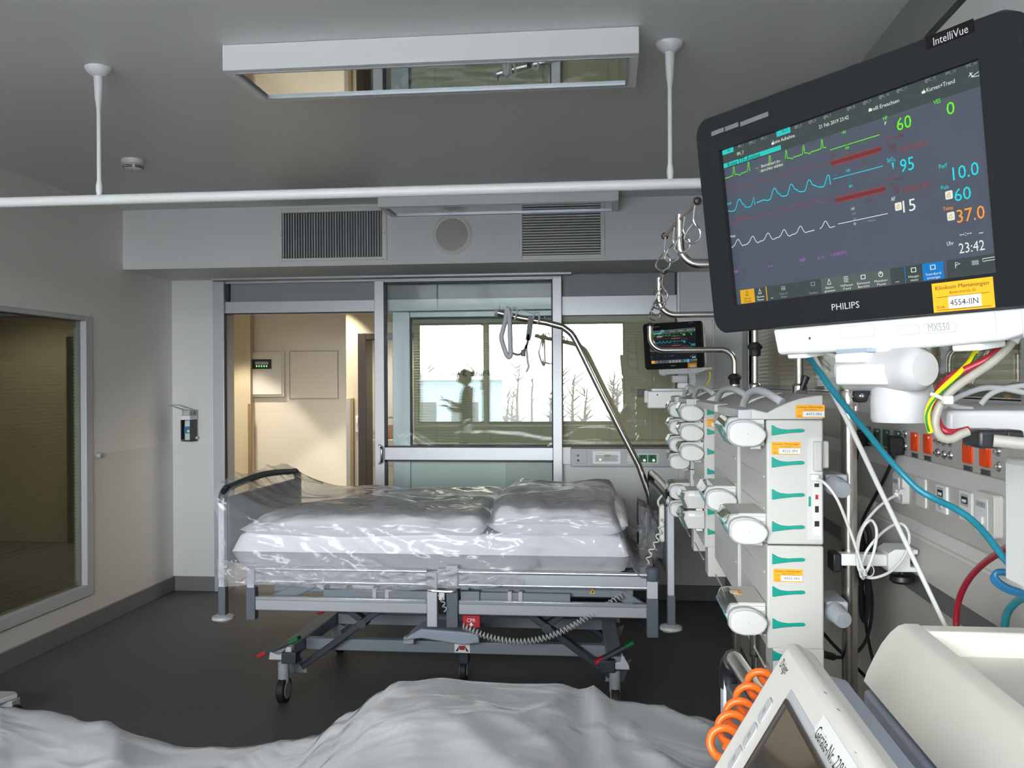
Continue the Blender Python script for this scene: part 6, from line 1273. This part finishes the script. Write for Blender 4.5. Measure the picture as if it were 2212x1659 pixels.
MB().prism([(u0-.004, v0-.004), (u0, v0-.004), (u0, HD-.03), (u0-.004, HD-.03)], VP, .0008, .004).build('screen_rim', 'brown', hs_)
for bx_, by_ in ((477, 667), (375, 833), (275, 988)):
    u, v = vq(bx_, by_)
    k_ = MB().prism(rrect(.020, .026, .005, 4, u, v), VP, 0, .0012).build('key', 'lgrey', hs_, bevel=.0005)
    MB().prism(rrect(.0215, .0275, .0055, 4, u, v), VP, 0, .0005).build('key_outline', 'gink', k_)
    MB().prism([(u-.004, v-.003), (u+.004, v-.001), (u+.003, v+.004), (u-.003, v+.003)], VP, .0012, .0014).build('key_symbol', 'gink', k_)
(ua1, va1), (ub1, vb1) = vq(586, 350), vq(612, 392)
MB().text('Dräger', P0+E1*ua1+E2*(va1+.004)+EN*.0006, E1, -E2, .010, .032).build('lettering', 'ink', hs_)
# device number label on the frame beside the display
u1, v1 = vq(822, 775); u2, v2 = vq(1015, 1080)
lu0, lv0 = vq(875, 698); lu1, lv1 = vq(822, 775)
lb_ = MB().prism([(lu0-.001, lv0), (lu0+.150, lv0), (lu0+.150, lv0+.027), (lu0-.001, lv0+.027)], VP, 0, .0008).build('device_label', 'paper', hs_)
MB().text('Geräte-Nr. 2281', P0+E1*(lu0+.006)+E2*(lv0+.0195)+EN*.0010, E1, -E2, .0115, (vq(1062, 1060)[0]-vq(850, 745)[0])*.86).build('lettering', 'ink', lb_)
for px, py in ((880, 548), (968, 662), (1082, 950)):          # small chips in the paint on the top edge
    d = cf+(1500+px/3.107-CX)/F_PX*cr+(CY-(1320+py/3.107))/F_PX*cu_; o_ = P0+EN*0; nn = -E2
    q = CAM+d*(nn.dot(P0-CAM)/nn.dot(d)); MB().lathe([(.0022 if px < 1000 else .001, 0), (0, .0003)], q, nn, 8).build('paint_chip', 'brown', hs_)
# main body
by1 = 1.35; cz = at(1945, 1347, y=by1); X0, Z0 = cz.x, cz.z
mb = MB(); prof = [(X0+.30, Z0-.036), (X0+.002, Z0-.036), (X0-.004, Z0-.004), (X0-.014, Z0-.012), (X0-.026, Z0-.028), (X0-.038, Z0-.050), (X0-.047, Z0-.070), (X0-.051, Z0-.082), (X0-.030, Z0-.086), (X0+.30, Z0-.086)]
mb.prism([(X0+.30, Z0-.034), (X0+.030, Z0-.034), (X0+.024, Z0), (X0+.006, Z0), (X0-.003, Z0-.003), (X0-.014, Z0-.013), (X0-.026, Z0-.029), (X0-.037, Z0-.050), (X0-.046, Z0-.070), (X0-.050, Z0-.082), (X0+.30, Z0-.082)], XZ, .42, by1)
mb.build('body_shell', 'beige', ve, smooth=60)
MB().prism([(X0+.022, Z0-.0004), (X0+.30, Z0-.0004), (X0+.30, Z0-.036), (X0+.028, Z0-.036)], XZ, by1-.040, by1-.0005).build('tray_rim', 'beige', ve, bevel=.006, seg=3)
MB().box(X0+.02, X0+.295, .43, by1-.035, Z0-.042, Z0-.0335).build('tray_floor', 'offw', ve)
MB().box(X0-.042, X0+.29, .44, by1-.012, Z0-.092, Z0-.080).build('body_groove', 'darkblue', ve)
MB().box(X0-.052, X0+.30, .43, by1-.004, .74, Z0-.091).build('lower_body', 'bluegrey', ve, bevel=.006)
MB().bar(P0+E1*.2+E2*.10-EN*.07, V((X0-.02, .85, 1.09)), .06, .06).build('display_bracket', 'mgrey', ve, bevel=.004)
MB().box(X0+.05, X0+.20, .75, 1.05, .12, .745).build('trolley_column', 'lgrey', ve, bevel=.01)
for sx in (-.05, .26):
    for sy in (.55, 1.25):
        MB().bar((X0+.125, .9, .11), (X0+sx, sy, .095), .05, .04).build('trolley_leg', 'lgrey', ve, bevel=.004)
        cs = MB().cyl((X0+sx-.012, sy, .04), (X0+sx+.012, sy, .04), .04, 20).build('caster', 'rubber', ve)
        MB().box(X0+sx-.018, X0+sx+.018, sy-.02, sy+.02, .06, .09).build('caster_fork', 'mgrey', cs)
# orange coil tube on the near headboard
oc = MB(); helix([at(1548, 1625, y=1.22), at(1572, 1582, y=1.27), at(1594, 1543, y=1.32), at(1618, 1505, y=1.36), at(1660, 1450, y=1.42)], .0160, 5.6, .0054, 10, 24, oc)
mark(oc.build('spiral_tube', 'orange_c', smooth=60), 'orange spiral tube between the near headboard and the ventilator display', 'spiral tube')
# wheeled stand base at the left edge
q = at(18, 1500, z=.12)
ws = thing('stand_base', 'light grey wheeled stand base cut off by the left edge of the picture', 'stand', (q.x-.2, q.y, 0))
a = at(34, 1497, z=.12)
MB().prism([(a.x-.5, a.y+.03), (a.x-.02, a.y+.03), (a.x+.01, a.y+.0), (a.x-.06, a.y-.18), (a.x-.5, a.y-.30)], XY, .095, .118).build('base_plate', 'lgrey', ws, bevel=.006, seg=3)
c = at(32, 1541, z=.035)
cs = MB().cyl((c.x-.012, c.y, .037), (c.x+.014, c.y, .037), .037, 22).build('caster', 'rubber', ws, bevel=.004)
MB().box(c.x-.10, c.x+.0, c.y-.02, c.y+.04, .045, .095).build('caster_fork', 'mgrey', cs, bevel=.004)
MB().cyl((c.x-.015, c.y, .037), (c.x+.017, c.y, .037), .018, 14).build('caster_hub', 'lgrey', cs)
MB().tube([(a.x-.32, a.y-.12, .11), (a.x-.32, a.y-.12, .70)], .02, 14).build('stand_column', 'lgrey', ws)

# ================================================================== PERSON BY THE WINDOW (mirrored in the glass door)
pr = thing('person', 'person in a grey jumper looking at a phone, mirrored in the glass door', 'person', (-2.1, -.55, 0))
def skin(name, nodes, edges, radii, parent, mats, levels=2, pick=None):
    me = bpy.data.meshes.new(name); me.from_pydata([tuple(p) for p in nodes], edges, []); o = bpy.data.objects.new(name, me); COL.objects.link(o)
    sk = o.modifiers.new('skin', 'SKIN'); sk.use_smooth_shade = True
    if not me.skin_vertices: 
        b = bmesh.new(); b.from_mesh(me); b.verts.layers.skin.verify(); b.to_mesh(me); b.free()
    for i, r in enumerate(radii): me.skin_vertices[0].data[i].radius = r if isinstance(r, tuple) else (r, r); me.skin_vertices[0].data[i].use_root = (i == 0)
    ss_ = o.modifiers.new('sub', 'SUBSURF'); ss_.levels = ss_.render_levels = levels
    bpy.context.view_layer.update(); dg = bpy.context.evaluated_depsgraph_get(); nm = bpy.data.meshes.new_from_object(o.evaluated_get(dg))
    bpy.data.objects.remove(o); nm.name = name
    for m in mats: 
        if m not in [x.name for x in nm.materials]: pass
    nm.materials.clear()
    for m in mats: nm.materials.append(M[m])
    nm.polygons.foreach_set('material_index', [pick(p.center) if pick else 0 for p in nm.polygons]); nm.polygons.foreach_set('use_smooth', [True]*len(nm.polygons))
    r = bpy.data.objects.new(name, nm); COL.objects.link(r); r.parent = parent; return r
# local axes: facing -x, origin between the feet
N = [(0, 0, .93), (0, 0, 1.08), (0, 0, 1.26), (.01, 0, 1.37), (-.005, 0, 1.44), (-.02, 0, 1.50),
     (.0, .09, .88), (-.01, .10, .48), (.02, .10, .10), (-.09, .11, .035), (.0, -.09, .88), (-.02, -.10, .48), (.02, -.11, .10), (-.09, -.12, .035),
     (.01, .17, 1.34), (.02, .215, 1.08), (-.19, .17, 1.10), (.01, -.17, 1.34), (.03, -.21, 1.09), (-.20, -.10, 1.17), (-.26, .13, 1.14), (-.27, -.06, 1.22)]
Eg = [(0, 1), (1, 2), (2, 3), (3, 4), (4, 5), (0, 6), (6, 7), (7, 8), (8, 9), (0, 10), (10, 11), (11, 12), (12, 13), (3, 14), (14, 15), (15, 16), (16, 20), (3, 17), (17, 18), (18, 19), (19, 21)]
Rd = [(.12, .15), (.105, .13), (.115, .15), (.09, .12), .052, .05, .085, .058, .042, .035, .085, .058, .042, .035, .058, .043, .033, .058, .043, .033, .027, .027]
def pk(c):
    if c.x < -.215 and c.z > 1.05: return 0
    if c.z > 1.43: return 0
    return 1 if c.z > .92 else 2
body = skin('body', N, Eg, Rd, pr, ['skin', 'jumper', 'trouser'], 2, pk)
hd = MB(lambda p: V(p)+V((-2.1, -.55, 0)))
def head(u, v):
    th_, ph = u*2*math.pi, (v-.5)*math.pi; d = V((math.cos(ph)*math.cos(th_), math.cos(ph)*math.sin(th_), math.sin(ph)))
    r = V((.098, .077, .118)); q = V((d.x*r.x, d.y*r.y, d.z*r.z))
    if d.x < 0 and d.z < -.1: q.x *= 1-.10*(-d.z); q.y *= 1-.25*(-d.z)
    if d.x < -.93 and -.35 < d.z < .12: q.x -= .020*(1-abs(d.y)/.35 if abs(d.y) < .35 else 0)     # nose
    if d.x < -.75 and .08 < d.z < .25 and .2 < abs(d.y) < .55: q.x += .008                         # eye sockets
    if d.x < -.8 and -.62 < d.z < -.5: q.x -= .004                                                 # lips
    q = Matrix.Rotation(math.radians(-18), 3, 'Y') @ q
    return V((-.035, 0, 1.565))+q
hd.grid(head, 40, 28); hb = hd.build('head', 'skin', pr, smooth=80)
hm2 = MB(lambda p: V(p)+V((-2.1, -.55, 0)))
def hairf(u, v):
    q = head(u, v); c = V((-.035, 0, 1.565)); d = q-c; dn = d.normalized(); f = ss(-.35, .25, dn.x*.9+dn.z*.9); return c+d*(.93+.17*f)+V((.006, 0, .004))
hm2.grid(hairf, 40, 28); hm2.lathe([(0, -.045), (.034, -.03), (.045, 0), (.034, .03), (0, .045)], (.085, 0, 1.625), (1, 0, .4), 18)
hm2.build('hair', 'hair', pr, smooth=80)
for s_, (wx, wy, wz) in ((1, (-.262, .125, 1.142)), (-1, (-.272, -.055, 1.222))):
    hN = [(wx, wy, wz), (wx-.045, wy-.01*s_, wz+.012)]; hE = [(0, 1)]; hR = [(.024, .016), (.030, .014)]
    for k in range(4):
        b0 = (wx-.075, wy-.010*s_+(k-1.5)*.017, wz+.020); i = len(hN)
        ln = (.028, .034, .031, .023)[k]
        hN += [b0, (b0[0]-ln, b0[1]-.003*s_, b0[2]+.006), (b0[0]-ln-.012, b0[1]-.006*s_, b0[2]-.014+.004*k)]; hE += [(1, i), (i, i+1), (i+1, i+2)]; hR += [.0095, .0085, .0070]
    i = len(hN); hN += [(wx-.030, wy-.035*s_, wz+.020), (wx-.055, wy-.045*s_, wz+.030)]; hE += [(0, i), (i, i+1)]; hR += [.011, .009]
    skin('hand', hN, hE, hR, pr, ['skin'], 1)
ph_ = thing('phone', 'dark phone held by the person by the window', 'phone', (-2.1-.345, -.62, 1.25), None, Matrix.Rotation(math.radians(-35), 3, 'Y'))
mb = MB(lambda p: ph_.matrix_basis @ V(p)); mb.prism(rrect(.015, .15, .004, 3), lambda u, v, w: V((u*.5, w, v)), -.036, .036); mb.build('phone_body', 'black', ph_)
